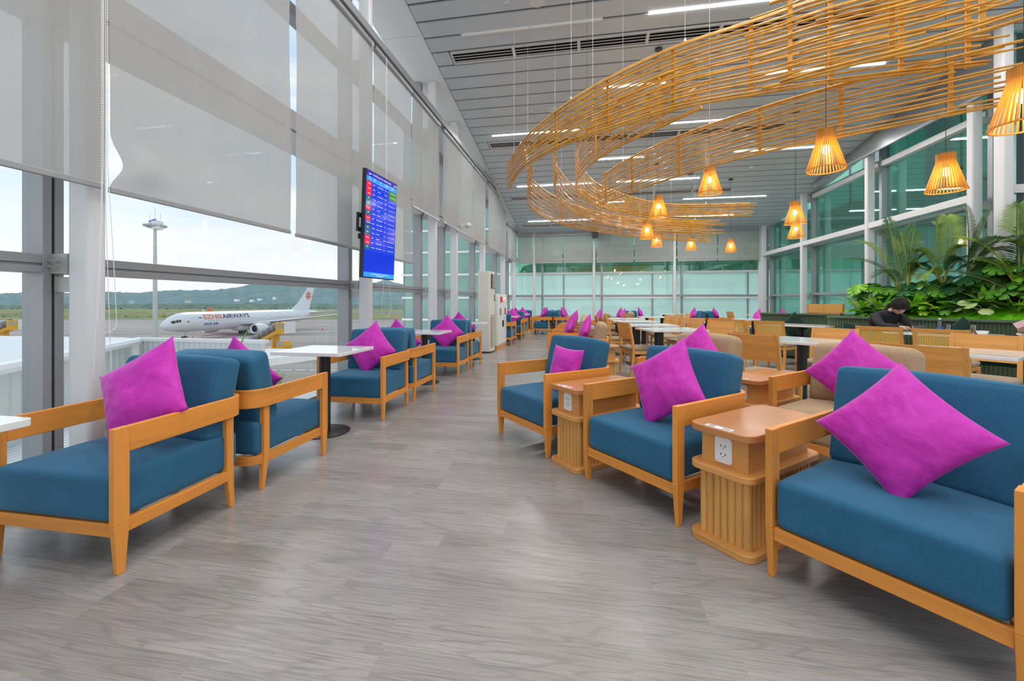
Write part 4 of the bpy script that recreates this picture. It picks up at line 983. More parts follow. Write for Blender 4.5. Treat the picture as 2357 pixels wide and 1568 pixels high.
# ------------------------------------------------------------------ dining chairs
def make_chair(label, cane):
    t = thing('cane_chair' if cane else 'dining_chair', label, 'chair'); w = .235; zt = .87
    for s in (-1, 1):
        MB().frustum((s * w - .014, s * w + .014, -.215, -.187), (s * w - .019, s * w + .019, -.225, -.18), 0, .40).obj('leg', M['chairw_v'], t, bevel=.003)
        prof = [(.235, 0, .014), (.205, .25, .019), (.195, .44, .021), (.225, .66, .018), (.275, zt, .014)]
        rings = [[(s * w + dx * .017, y + dy * h, z) for dx, dy in ((-1, -1), (1, -1), (1, 1), (-1, 1))] for y, z, h in prof]
        MB().loft(rings).obj('leg', M['chairw_v'], t, smooth=R(30))
    MB().box(-w, w, -.215, -.195, .365, .415).box(-w, w, .18, .20, .365, .415).box(-w - .01, -w + .01, -.2, .19, .365, .415).box(w - .01, w + .01, -.2, .19, .365, .415).obj('seat_frame', M['chairw'], t)
    MB().soft(.252, .235, .028, .026, 7, .018, c=(0, -.01, .440)).obj('seat_cushion', M['seatbeige'], t, smooth=3.2)
    def back(z0, z1, x, th, name, m, nx=10):
        rings = []
        for i in range(nx + 1):
            q = -1 + 2 * i / nx; bow = .022 * (1 - q * q)
            yy = lambda z: .205 + (z - .5) * .19 + bow
            rings.append([(q * x, yy(z0) - th, z0), (q * x, yy(z0) + th, z0), (q * x, yy(z1) + th, z1), (q * x, yy(z1) - th, z1)])
        return MB().loft(rings).obj(name, m, t, smooth=R(30))
    if not cane: back(.60, zt - .004, w - .012, .011, 'backrest', M['chairw'])
    else:
        back(zt - .05, zt - .004, w - .012, .012, 'top_rail', M['chairw']); back(.60, .64, w - .012, .012, 'bottom_rail', M['chairw'])
        back(.64, zt - .05, w - .012, .002, 'cane_panel', M['cane'])
    return t
def cane():
    m, t, b, o = nt('woven_cane'); v = coords(t, (1, 1, 1)); sp = t.nodes.new('ShaderNodeSeparateXYZ'); t.links.new(v, sp.inputs[0])
    def cell(x, k):
        a = nd(t, 'ShaderNodeMath', operation='MULTIPLY'); t.links.new(x, a.inputs[0]); a.inputs[1].default_value = k
        f = nd(t, 'ShaderNodeMath', operation='FRACT'); t.links.new(a.outputs[0], f.inputs[0])
        g = nd(t, 'ShaderNodeMath', operation='SUBTRACT'); t.links.new(f.outputs[0], g.inputs[0]); g.inputs[1].default_value = .5
        h = nd(t, 'ShaderNodeMath', operation='ABSOLUTE'); t.links.new(g.outputs[0], h.inputs[0])
        l = nd(t, 'ShaderNodeMath', operation='LESS_THAN'); t.links.new(h.outputs[0], l.inputs[0]); l.inputs[1].default_value = .24; return l.outputs[0]
    mu = nd(t, 'ShaderNodeMath', operation='MULTIPLY'); t.links.new(cell(sp.outputs['X'], 62), mu.inputs[0]); t.links.new(cell(sp.outputs['Z'], 62), mu.inputs[1])
    b.inputs['Base Color'].default_value = (.85, .55, .13, 1); b.inputs['Roughness'].default_value = .5
    tr = t.nodes.new('ShaderNodeBsdfTransparent'); mx = t.nodes.new('ShaderNodeMixShader'); t.links.new(mu.outputs[0], mx.inputs[0]); t.links.new(b.outputs[0], mx.inputs[1]); t.links.new(tr.outputs[0], mx.inputs[2]); t.links.new(mx.outputs[0], o.inputs[0]); return m
M['cane'] = cane()
dc0 = make_chair('x', False); cc0 = make_chair('x', True)
used = set()
def seat(proto, c, th, label, group):
    if proto not in used:
        used.add(proto); proto.location = (c[0], c[1], 0); proto.rotation_euler = (0, 0, th); proto['label'] = label; proto['group'] = group; return proto
    return dup(proto, (c[0], c[1], 0), th, label, group)
GT = 'plain wooden chairs at the white tables'; GC = 'cane backed chairs at the bench tables'
TU = TD + PI                          # facing along +N, away from the viewer
seat(dc0, diag(-2.38, 4.66), TU, 'wooden chair with solid back to the viewer, left of the beige armchair cushion', GT)
seat(dc0, diag(-1.09, 4.64), TU, 'wooden chair with its solid back to the viewer, right behind the nearest blue armchair', GT)
seat(dc0, diag(-2.38, 6.03), TD, 'wooden chair facing the viewer across the white table behind the beige armchair', GT)
seat(dc0, diag(-1.10, 6.08), TD, 'wooden chair facing the viewer at the white table on the right edge', GT)
dt = make_table('white square table behind the tilted cushion on the beige armchair', .375, .375, [0]); c = diag(-2.37, 5.42); dt.location = (c[0], c[1], 0); dt.rotation_euler = (0, 0, TD); dt['group'] = 'white dining tables'
c = diag(-1.08, 5.42); dup(dt, (c[0], c[1], 0), TD, 'white square table cut off by the right edge of the photo')
# line of two-column tables beside the beige aisle armchairs
lt = make_table('x', .46, .36, [-.22, .22], 'sq'); lt['group'] = 'long white dining tables'
rr = random.Random(5)
ords = ['nearest', 'second', 'third', 'fourth', 'fifth']
for q, (x, y, rz, lx, ly, rx, ry) in enumerate([(1.33, 7.18, 15, .84, 7.25, 2.05, 7.62), (1.18, 8.5, 6, .62, 8.95, 1.86, 8.75), (1.05, 10.0, 4, .48, 10.2, 1.72, 10.1), (1.0, 11.5, 0, .75, 12.0, 1.75, 11.2), (1.95, 13.0, 3, 1.35, 13.0, 2.6, 12.9)]):
    lb = 'white two column dining table, %s in the line behind the beige aisle armchairs' % ords[q]
    if q == 0: lt.location = (x, y, 0); lt.rotation_euler = (0, 0, R(rz)); lt['label'] = lb
    else: dup(lt, (x, y, 0), R(rz), lb)
    seat(dc0, (lx, ly), R(90 + rz + 3), 'wooden chair on the left side of the %s two column table' % ords[q], GT)
    seat(dc0, (rx, ry), R((-52, -75, -80, -85, -90)[q]), 'wooden chair on the right side of the %s two column table' % ords[q], GT)
for q, (x, y, rz) in enumerate([(1.78, 9.6, -90), (2.2, 12.2, -85)]):
    seat(dc0, (x, y), R(rz), 'extra wooden chair standing right of the line of two column tables, %s one' % ('nearer', 'farther')[q], GT)
dup(lt, (3.0, 16.3, 0), R(0), 'white two column table before the far wall between two armchair groups')
dup(dt, (5.75, 15.7, 0), 0, 'white square table in the far right corner beside a lone wooden chair')
seat(dc0, (5.05, 15.5), R(95), 'lone wooden chair seen from the side near the far right corner', GT)
dup(dt, (4.15, 11.6, 0), 0, 'white square table left of the first green bench end')
# cane chairs and their tables
seat(cc0, diag(-4.62, 7.98), TU + R(8), 'cane backed chair turned sideways at the left end of the green bench', GC)
seat(cc0, diag(-3.92, 8.02), TU, 'cane backed chair in front of the first green bench, alone at its table', GC)
seat(cc0, diag(-2.24, 7.52), TU, 'cane backed chair in front of the hunched person', GC)
seat(cc0, diag(-1.62, 7.44), TU, 'cane backed chair partly hidden behind a solid backed chair, below the drinks', GC)
bt = make_table('white bench table with plates and drinks before the hunched person', .55, .34, [0], 'sq'); bt['group'] = 'white bench tables'
c = diag(-1.84, 8.20); bt.location = (c[0], c[1], 0); bt.rotation_euler = (0, 0, TD)
c = diag(-3.95, 8.95); dup(bt, (c[0], c[1], 0), TD, 'empty white bench table before the first green bench')

# ------------------------------------------------------------------ green fluted benches
M['green'] = plain('dark_green_lacquer', (.085, .135, .078), .42, 0, .06)
def bench(s0, s1, n, zt, label):
    t = thing('bench', label, 'bench', (*diag((s0 + s1) / 2, n), 0), TD); L = (s1 - s0) / 2
    MB().box(-L, L, 0, .12, .06, zt - .035).obj('back_panel', M['green'], t)
    k = int(2 * L / .042); fl_ = MB()
    for i in range(k + 1): fl_.lathe([(.0165, .42), (.0165, zt - .04)], 8, c=(-L + .02 + (2 * L - .04) * i / k, 0, 0))
    for j in range(3): fl_.lathe([(.0165, .05), (.0165, zt - .04)], 8, c=(-L, .02 + .04 * j, 0))
    fl_.obj('fluting', M['green'], t, smooth=SM)
    MB().prism(rrect(-L - .03, L + .03, -.05, .16, .04), zt - .04, zt).obj('cap_rail', M['green'], t, smooth=SM, bevel=.004)
    MB().box(-L, L, -.5, 0, .06, .34).obj('seat_base', M['green'], t); MB().box(-L + .03, L - .03, -.46, 0, 0, .06).obj('plinth', M['black'], t)
    fl2 = MB()
    for i in range(k + 1): fl2.lathe([(.0165, .06), (.0165, .34)], 8, c=(-L + .02 + (2 * L - .04) * i / k, -.5, 0))
    fl2.obj('fluting', M['green'], t, smooth=SM)
    MB().soft(L - .01, .25, .045, .03, 9, .01, c=(0, -.27, .385)).obj('seat_pad', M['green_f'], t, smooth=3.2)
    return t
bench(-5.35, -3.28, 10.25, .95, 'dark green fluted bench behind, running from its left end to the plants')
bench(-3.50, .9, 9.0, .945, 'dark green fluted bench in front of the plants where the person sits')
GG = 'dark green velvet cushions on the benches'
for s, n, roll, lb in ((-4.55, 10.06, 45, 'dark green cushion standing on its corner on the first bench'), (-3.62, 10.06, 30, 'dark green cushion leaning at the right end of the first bench'), (-3.0, 8.82, 2, 'dark green cushion lying square left of the person'), (-1.75, 8.82, 45, 'dark green cushion on its corner behind the plates'), (-1.05, 8.82, 3, 'dark green cushion at the right edge beside the phone')):
    pillow(diag(s, n), TD, lb, dy=-.03, dz=.68 if roll > 20 else .62, roll=roll, lean=-8, group=GG, mesh=PG[0])
# magazine rack
c = (5.35, 10.75)
t = thing('magazine_rack', 'light wooden newspaper rack standing behind the green benches', 'rack', (c[0], c[1], 0), R(-25))
MB().box(-.33, .33, .2, .24, 0, 1.12).obj('back_panel', M['wood_t'], t); MB().box(-.33, .33, -.25, -.21, .96, 1.15).obj('front_panel', M['flute'], t)
MB().box(.30, .34, -.25, .24, 0, 1.17).box(-.34, -.30, -.25, .24, 0, 1.15).obj('side_panel', M['wood_t'], t); MB().box(-.3, .3, -.25, .2, .80, .83).box(-.3, .3, -.25, .2, 0, .04).obj('shelf', M['wood_t'], t)
GN = 'newspapers in the rack'; cols = [('blue_l', 'blue and white'), ('white', 'white'), ('white', 'pale'), ('velvet', 'red and white'), ('white', 'plain')]
paper = plain('newsprint', (.74, .73, .70), .8); M['redp'] = plain('red_print', (.6, .05, .05), .6)
for q in range(5):
    m = Matrix.Translation((c[0], c[1], 0)) @ Matrix.Rotation(R(-25), 4, 'Z')
    o = MB().box(-.055, .055, -.01, .01, 0, .10).obj('newspaper', paper); o.matrix_world = m @ Matrix.Translation((-.24 + .12 * q, -.235, .832)) @ Matrix.Rotation(R(-4), 4, 'X')
    tag(o, '%s newspaper in the lower slot of the wooden rack, %s from the left' % (cols[q][1], ('first', 'second', 'third', 'fourth', 'fifth')[q]), 'newspaper', GN)
    MB().box(-.05, .05, -.0115, -.0101, .05, .09).obj('headline', M[('blue_l', 'dark', 'velvet', 'redp', 'dark')[q]], o)
# ------------------------------------------------------------------ hanging bamboo ribbons
def catmull(P, n):
    out = []
    Q = [P[0] * 2 - P[1]] + P + [P[-1] * 2 - P[-2]]
    for i in range(1, len(Q) - 2):
        a, b, c, d = Q[i - 1:i + 3]
        for k in range(n):
            t_ = k / n; out.append(.5 * ((2 * b) + (c - a) * t_ + (2 * a - 5 * b + 4 * c - d) * t_ ** 2 + (3 * b - a - 3 * c + d) * t_ ** 3))
    return out + [P[-1]]
def bamboo_ribbon(label, ctrl, nrod, posts, wires, seed, r=.0095, ends=(.1, .2), rag=.25, post_w=.02):
    rnd = random.Random(seed)
    P = []
    for u, vt, vb, tt in ctrl:
        b = at(u, vb, tt); P.append(Vector((b.x, b.y, b.z, at(u, vt, tt).z)))
    S = catmull(P, 14); n = len(S)
    t = thing('bamboo_ribbon', label, 'bamboo sculpture', (S[n // 2].x, S[n // 2].y, S[n // 2].z), 0, 'bamboo ribbons hanging from the ceiling')
    off = Vector((S[n // 2].x, S[n // 2].y, S[n // 2].z))
    d0 = (S[0].xy - S[1].xy).normalized(); d1 = (S[-1].xy - S[-2].xy).normalized()
    # arc length
    L = [0]
    for a, b in zip(S, S[1:]): L.append(L[-1] + (b.xy - a.xy).length)
    tot = L[-1]
    def sample(s, f):
        if s < 0: p, dd, ex = S[0], d0, -s
        elif s > tot: p, dd, ex = S[-1], d1, s - tot
        else:
            i = max(k for k in range(n) if L[k] <= s + 1e-9); i = min(i, n - 2); q = (s - L[i]) / max(1e-6, L[i + 1] - L[i]); p = S[i].lerp(S[i + 1], q); dd = None
        xy = p.xy if dd is None else p.xy + dd * ex
        return Vector((xy.x, xy.y, p.z + (p.w - p.z) * f))
    def nrm(s):
        a, b = sample(max(0, s - .05), 0), sample(min(tot, s + .05), 0); d = (b - a); d.z = 0; d.normalize(); return Vector((d.y, -d.x, 0))
    def line(s0, s1, f0, f1, o, name, rr, mt):
        k = max(10, int((s1 - s0) / .09)); pts = []
        for i in range(k + 1):
            q = i / k; s = s0 + (s1 - s0) * q
            wob = .004 * math.sin(q * 9 + seed + f0 * 20)
            pts.append(sample(s, f0 + (f1 - f0) * q + wob) + nrm(min(max(s, 0), tot)) * o - off)
        MB().tube(pts, [rr * (1 + .12 * (i % 5 == 0)) for i in range(k + 1)], 6).obj(name, M[mt], t, smooth=3.2)
    line(-ends[0] * .4, tot + ends[1] * .4, 0, 0, .014, 'rail', r * 1.35, 'bamboo'); line(-ends[0] * .2, tot + ends[1] * .3, 1, 1, .014, 'rail', r * 1.35, 'bamboo')
    for i in range(nrod):
        f = (i + .6) / (nrod + .2); dr = rnd.uniform(-.028, .028)
        a = -rnd.uniform(0, rag) if rnd.random() < .8 else rnd.uniform(0, .3); b = tot + rnd.uniform(0, rag) if rnd.random() < .8 else tot - rnd.uniform(0, .6)
        line(a if ends[0] else 0, b if ends[1] else tot, min(.98, max(.02, f - dr)), min(.98, max(.02, f + dr)), .012 if i % 2 else .030, 'rod', r * rnd.uniform(.75, 1.05), 'bamboo')
    for q in posts:
        s = tot * q; p0, p1 = sample(s, -.02) - off, sample(s, 1.02) - off; nn = nrm(s); a = math.atan2(nn.y, nn.x)
        m = Matrix.Translation(((p0.x + p1.x) / 2, (p0.y + p1.y) / 2, (p0.z + p1.z) / 2)) @ Matrix.Rotation(a, 4, 'Z')
        h = (p1.z - p0.z) / 2
        MB().box(-.006, .008, -post_w * .7, post_w * .7, -h, h, m).obj('post', M['post'], t)
    for q in wires:
        s = tot * q; p1 = sample(s, 1.0); zc = ceil_z(p1.y)
        MB().tube([p1 - off, Vector((p1.x, p1.y, zc)) - off], .0018, 5).lathe([(.001, 0), (.012, 0), (.012, .05), (.001, .05)], 8, c=tuple(p1 - off)).obj('wire', M['white'], t)
    return t
bamboo_ribbon('broadest bamboo ribbon sweeping from a pointed left tip across the top of the photo', [(1174, 372, 433, 7.2), (1204, 327, 390, 6.25), (1246, 285, 362.5, 5.69), (1324, 226.5, 325, 5.12), (1419, 172, 294, 4.73), (1562, 107, 251, 4.27), (1740, 48, 219, 3.98), (1951, -22, 187, 3.75), (2228, -90, 153, 3.52)],
              17, (.02, .17, .33, .47, .60, .72, .83, .92, 1.0), (.06, .38, .62, .80), 1, .0102, (.25, .3), .28, .024)
bamboo_ribbon('nearest bamboo ribbon with ragged left ends, leaving the photo at the top right', [(1790, 5, 197, 3.72), (1859, -22, 177, 3.6), (1951, -48, 153, 3.45), (2110, -90, 117, 3.25), (2238, -130, 80, 3.06), (2400, -190, 30, 2.85)],
              16, (.06, .50, .82), (.1, .6), 2, .0105, (.3, .1), .28, .024)
bamboo_ribbon('lower bamboo ribbon running from the middle to the right edge of the photo', [(1391, 402, 468, 6.7), (1458, 361.5, 441.7, 5.95), (1583, 307, 399, 5.09), (1772, 243, 349, 4.35), (1937, 195, 314.7, 3.96), (2100, 155, 283, 3.66), (2242, 121, 254, 3.42), (2420, 80, 222, 3.2)],
              12, (.01, .17, .36, .57, .72, .88), (.12, .45, .7), 3, .0088, (.25, .1), .22, .022)
bamboo_ribbon('bamboo ribbon that doubles back in a bend behind the broadest ribbon', [(1590, 143, 258, 4.35), (1537, 165, 283, 4.62), (1460, 205, 318, 5.1), (1398, 250, 350, 5.55), (1350, 298, 385, 6.1), (1327, 335, 416, 6.8), (1326, 360, 436, 7.5), (1341, 392, 452, 8.15), (1378, 425, 476, 8.75), (1458, 455, 491, 9.3), (1543, 470, 500, 9.65), (1640, 470, 500, 9.7), (1715, 468, 497, 9.6)],
              13, (.05, .19, .33, .44, .56, .66, .75, .85, .96), (.2, .5, .75, .9), 4, .0095, (.3, .3), .25, .02)
bamboo_ribbon('middle bamboo crescent with a tall thin tip, curving down to the far wall', [(1276, 352, 418, 6.2), (1274, 362, 434, 6.7), (1284, 388, 458.6, 7.4), (1315, 426, 487, 8.4), (1349, 445, 501, 9.0), (1414, 478, 520, 9.9), (1490, 497, 531, 10.5), (1570, 506, 536, 10.8), (1650, 508, 538, 10.9)],
              12, (.03, .2, .36, .5, .62, .76, .9), (.12, .4, .7, .92), 5, .010, (.1, .3), .25, .018)
bamboo_ribbon('lowest bamboo crescent farthest from the viewer, ending in ragged tips above the small pendants', [(1219, 384, 446, 6.4), (1213, 396, 466, 7.0), (1227, 418, 487, 7.7), (1272, 450, 510, 8.67), (1330, 475, 526, 9.5), (1380, 489, 534, 10.0), (1450, 501, 545, 10.7), (1550, 510, 553, 11.3), (1630, 514, 557, 11.6)],
              13, (.03, .2, .35, .5, .62, .74, .86, .97), (.1, .35, .6, .85), 6, .010, (.1, .3), .25, .018)

# ------------------------------------------------------------------ pendant lamps
def make_pendant(label):
    t = thing('pendant_lamp', label, 'pendant lamp'); n = 36; h, rt, rb, zn = .37, .072, .156, .275
    sh = bpy.data.objects.new('lamp_shade', None); C.objects.link(sh); sh.parent = t
    sl_ = MB()
    for k in range(n):
        m = Matrix.Rotation(2 * PI * k / n, 4, 'Z')
        rings = []
        for r_, z in ((rb, .004), (rt + .004, zn), (rt, zn + .02), (rt, h)):
            wd = .0058
            rings.append([m @ Vector((r_ - .0022, -wd, z)), m @ Vector((r_ + .0022, -wd, z)), m @ Vector((r_ + .0022, wd, z)), m @ Vector((r_ - .0022, wd, z))])
        sl_.loft(rings)
    sl_.obj('slats', M['lampwood'], sh)
    MB().lathe([(rb - .006, 0), (rb + .004, 0), (rb + .004, .01), (rb - .006, .01), (rb - .006, 0)], 36, cap=False).obj('bottom_ring', M['lampwood'], sh)
    MB().lathe([(rt - .005, h - .012), (rt + .002, h - .012), (rt + .002, h), (.012, h), (.012, h - .006), (rt - .005, h - .006), (rt - .005, h - .012)], 30, cap=False).obj('top_ring', M['lampwood'], sh)
    MB().lathe([(.001, .235), (.02, .235), (.02, .30), (.001, .30)], 14).obj('lamp_holder', M['black'], t)
    MB().ball((0, 0, .19), .034, 14, 12, (1, 1, 1.25)).obj('bulb', M['bulb'], t, smooth=3.2)
    return t
PL = [(1901, 392, 3.93, 'large slatted pendant lamp hanging just under the lower ribbon, right of centre'), (2177, 440, 4.2, 'large slatted pendant lamp in front of the right windows, above the palms'), (1634, 446, 5.78, 'middle sized slatted pendant lamp hanging below the lower ribbon, left of the large one'),
      (2357, 291, 2.65, 'biggest slatted pendant lamp cut off by the right edge of the photo'), (1516, 501, 7.2, 'slatted pendant lamp topmost of the cluster of four in the middle'), (1489, 549, 9.0, 'slatted pendant lamp leftmost of the cluster of four'), (1491, 550, 10.9, 'small slatted pendant lamp overlapping the bottom of the cluster leftmost lamp'),
      (1511.5, 568, 11.2, 'small slatted pendant lamp lowest of the cluster of four'), (1590.5, 576, 11.75, 'small slatted pendant lamp hanging alone below the ragged ribbon tips'), (1682, 580, 12.0, 'small slatted pendant lamp nearest the far right corner'), (1830, 516, 6.96, 'slatted pendant lamp upper of the pair by the right windows'), (1832, 548, 8.8, 'slatted pendant lamp lower of the pair by the right windows')]
p0 = None
for u, v, tt, lb in PL:
    b = at(u, v, tt)
    if p0 is None: o = p0 = make_pendant(lb); p0['group'] = 'slatted pendant lamps'
    else: o = dup(p0, None, None, lb)
    o.location = b
for o in [x for x in C.objects if x.name.startswith('pendant_lamp')]:
    b = o.location; zc = ceil_z(b.y) - b.z
    MB().tube([(0, 0, .30), (0, 0, zc - .02)], .0028, 5).obj('cord', M['black'], o)
    MB().lathe([(.001, zc - .03), (.06, zc - .03), (.06, zc - .006), (.001, zc)], 18).obj('canopy', M['black'], o, smooth=SM)
    pl_ = bpy.data.lights.new('bulb_light', 'POINT'); pl_.energy = 3; pl_.color = (1, .80, .5); pl_.shadow_soft_size = .04
    po = bpy.data.objects.new('bulb_light', pl_); C.objects.link(po); po.parent = o; po.location = (0, 0, .12)

# ------------------------------------------------------------------ departures screen
tv = thing('departures_screen', 'tall blue departures screen tilted towards the room, hung before the blinds', 'screen', (-2.455, 4.705, 1.487))
tw, th_ = .68, 1.20                      # local: x to the right as seen from the room, z up, screen faces -y
def screenmat(name, col, s=1.0): return emit(name, col, s)
M['s_blue'] = emit('screen_blue', (.004, .03, .55), 1.0); M['s_blue2'] = emit('screen_header', (.03, .02, .35), 1.0); M['s_cyan'] = emit('screen_bar', (.03, .26, .83), 1.0); M['s_red'] = emit('screen_red', (.80, .012, .03), 1.0)
M['s_teal'] = emit('screen_teal', (.012, .11, .19), 1.0); M['s_green'] = emit('screen_green', (.055, .20, .008), 1.0); M['s_white'] = emit('screen_white', (.75, .80, 1), 1.0); M['s_yel'] = emit('screen_yellow', (.85, .72, .35), 1.0); M['s_navy'] = emit('screen_navy', (.04, .03, .25), 1.0)
for k in ('s_blue', 's_blue2', 's_cyan', 's_red', 's_teal', 's_green', 's_white', 's_yel', 's_navy'):
    bs = M[k].node_tree.nodes['Principled BSDF']; bs.inputs['Base Color'].default_value = (.005, .005, .005, 1); bs.inputs['Roughness'].default_value = .1; bs.inputs['Specular IOR Level'].default_value = .12
MB().box(-tw / 2 - .012, tw / 2 + .012, .0, .045, -.012, th_ + .012).obj('casing', M['black'], tv, bevel=.004)
sp_ = MB().box(-tw / 2, tw / 2, -.003, 0, 0, th_).obj('display', M['s_blue'], tv)
def sbox(x0, x1, z0, z1, m, name='screen_block', y=-.0045): MB().box(x0, x1, y, -.003, z0, z1).obj(name, M[m], sp_)
def stext(s, size, x, z, m, align='LEFT', y=-.0065):
    o = text_mesh(s, size, 'lettering', M[m], sp_, align=align); o.rotation_euler = (R(90), 0, 0); o.location = (x, y, z)
sbox(-tw / 2, tw / 2, th_ - .062, th_, 's_blue2'); sbox(-tw / 2, tw / 2, th_ - .115, th_ - .062, 's_cyan'); sbox(-tw / 2, tw / 2, 0, .055, 's_cyan')
stext('CHUYẾN BAY ĐI / DEPARTURES', .029, -.225, th_ - .032, 's_white'); stext('07:05', .029, .26, th_ - .032, 's_white')
pts = MB().add([(-.31, -.005, th_ - .05), (-.25, -.005, th_ - .022), (-.245, -.005, th_ - .03), (-.275, -.005, th_ - .042)], [(0, 1, 2, 3)]).add([(-.315, -.005, th_ - .02), (-.27, -.005, th_ - .03), (-.262, -.005, th_ - .04)], [(0, 1, 2)]).obj('screen_emblem', M['s_white'], sp_)
for x, s in ((-.30, 'Hãng\nAirline'), (-.20, 'Chuyến\nFlight'), (-.06, 'Đến\nTo'), (.05, 'Giờ  Cửa\nTime Gate'), (.20, 'Ghi chú\nRemark')): stext(s, .017, x, th_ - .082, 's_white')
rows_ = [('r', 'VJ322', 'HO CHI MINH', '07:15', '8'), ('r', 'VJ450', 'HA NOI', '07:35', '4'), ('r', 'VJ320', 'HO CHI MINH', '08:05', '2'), ('t', 'VN1822', 'HO CHI MINH', '09:45', '1'), ('t', 'VN1824', 'HO CHI MINH', '10:00', '3'), ('r', 'VJ452', 'HA NOI', '10:35', '2'), ('t', 'VN1238', 'HA NOI', '11:10', '3'), ('r', 'VJ324', 'HO CHI MINH', '11:20', '5'), ('n', 'BL6514', 'HO CHI MINH', '11:55', '2'), ('t', 'VN1826', 'HO CHI MINH', '12:20', '3'), ('t', 'VN1234', 'HA NOI', '12:45', '1'), ('r', 'VJ454', 'HA NOI', '13:00', '6'), ('r', 'VJ328', 'HO CHI MINH', '13:15', '3'), ('t', 'VN1828', 'HO CHI MINH', '14:25', '1')]
rh = .0552
for q, (kind, code, city, tm, gate) in enumerate(rows_):
    z1 = th_ - .118 - q * rh; z0 = z1 - rh + .003; zm = (z0 + z1) / 2
    sbox(-tw / 2, -tw / 2 + .105, z0, z1, {'r': 's_red', 't': 's_teal', 'n': 's_navy'}[kind])
    if kind == 'r': stext('vietjet', .024, -tw / 2 + .052, zm, 's_white', 'CENTER')
    elif kind == 't':
        MB().add([(-tw / 2 + .03, -.005, zm - .002), (-tw / 2 + .052, -.005, zm + .016), (-tw / 2 + .074, -.005, zm - .002), (-tw / 2 + .052, -.005, zm + .004)], [(0, 1, 2, 3)]).obj('airline_emblem', M['s_yel'], sp_)
    else: stext('PACIFIC\nAIRLINES', .017, -tw / 2 + .045, zm + .008, 's_white', 'CENTER'); MB().add([(-tw / 2 + .085, -.005, zm - .01), (-tw / 2 + .10, -.005, zm), (-tw / 2 + .095, -.005, zm + .02)], [(0, 1, 2)]).obj('airline_emblem', M['s_yel'], sp_)
    stext(code, .021, -.215, zm, 's_yel'); stext(city, .021, -.115, zm, 's_white'); stext(tm, .021, .05, zm, 's_yel'); stext(gate, .021, .125, zm, 's_white')
    if q < 2: sbox(.155, tw / 2, z0, z1, 's_green'); stext('ĐANG LÊN TÀU', .018, .248, zm, 's_white', 'CENTER')
    else: stext('LÀM THỦ TỤC TỪ', .018, .155, zm, 's_white')
    MB().box(-tw / 2 + .105, tw / 2, -.0045, -.003, z0 - .003, z0 - .0015).obj('rule', M['s_cyan'], sp_)
stext('XIN THÔNG BÁO ĐẾN QUÝ KHÁCH HÀNG', .02, 0, .034, 's_white', 'CENTER'); stext('VUI LÒNG KIỂM TRA', .018, 0, .014, 's_white', 'CENTER')
ar = MB()
ar.box(-.395, -.33, .05, .065, .50, .55).box(-.395, -.33, .05, .065, .66, .71).box(-.40, -.375, .05, .07, .50, .71).box(-.36, -.33, .05, .07, .42, .48).box(-.33, .33, .05, .07, .50, .54).box(-.33, .33, .05, .07, .66, .70)
ar.box(-.1, .1, .07, .09, .48, .74).obj('wall_bracket', M['black'], tv)
MB().tube([(0, .09, .6), (.25, .25, .6), (.40, .32, .6), (.575, .46, .6)], .025, 8).obj('support_arm', M['black'], tv)
tv.rotation_euler = Euler((R(2.2), 0, R(90) - R(3)))

# ------------------------------------------------------------------ air conditioner and fire cabinet
M['cream'] = plain('cream_plastic', (.72, .70, .64), .4)
t = thing('air_conditioner', 'tall cream floor standing air conditioner by the left windows', 'air conditioner', (-2.36, 9.9, 0))
b_ = rrect(-.17, .17, -.27, .27, .05)
MB().prism([(-.17, -.27), (.09, -.27), (.13, -.2), (.15, -.1), (.155, 0), (.15, .1), (.13, .2), (.09, .27), (-.17, .27)], .03, 1.92).obj('body', M['cream'], t, smooth=R(35), bevel=.006)
MB().prism([(-.17, -.25), (.09, -.25), (.14, -.1), (.14, .1), (.09, .25), (-.17, .25)], 0, .03).obj('base', M['black'], t)
gr_ = MB(); MB().box(.13, .158, -.19, .19, 1.52, 1.86).obj('outlet_recess', M['black'], t)
for k in range(9): MB().box(.15, .172, -.19, .19, 1.535 + k * .037, 1.552 + k * .037).obj('louver', M['cream'], t)
MB().box(.14, .16, -.2, .2, .14, .86).obj('intake_grille', plain('intake_grille_beige', (.50, .46, .36), .6), t); MB().box(.148, .163, .05, .09, 1.22, 1.38).obj('display_strip', M['black'], t)
MB().box(.145, .160, -.21, .21, .885, .895).obj('panel_seam', M['alu'], t)
t = thing('fire_cabinet', 'white fire hose cabinet with red alarm beside the air conditioner', 'fire cabinet', (-2.36, 10.86, 0))
MB().box(-.2, .17, -.62, .62, .10, 1.40).obj('body', M['white'], t, bevel=.006); MB().box(-.2, .175, -.63, .63, 0, .10).obj('plinth', M['wood_t'], t)
for s in (-1, 1):
    d_ = MB().box(.17, .182, min(0, s * .60) + .004, max(0, s * .60) - .004, .13, 1.12).obj('door', M['white'], t, bevel=.002)
    MB().box(.182, .2, s * .06 - .012, s * .06 + .012, .55, .72).obj('handle', M['black'], d_)
MB().box(.182, .184, -.42, -.2, .86, 1.04).obj('notice', M['alu'], t); MB().box(.182, .184, .22, .42, .86, 1.04).obj('notice', M['redp'], t)
MB().box(.17, .174, -.60, .60, 1.14, 1.38).obj('upper_panel', M['white'], t)
MB().box(.174, .2, -.28, -.12, 1.19, 1.33).obj('call_point', M['redp'], t); MB().lathe([(.055, 0), (.055, .02), (.035, .045), (.001, .05)], 16, m=Matrix.Translation((.174, .14, 1.26)) @ Matrix.Rotation(R(90), 4, 'Y')).obj('alarm_lamp', emit('red_alarm_lamp', (.9, .03, .01), .6), t, smooth=SM)
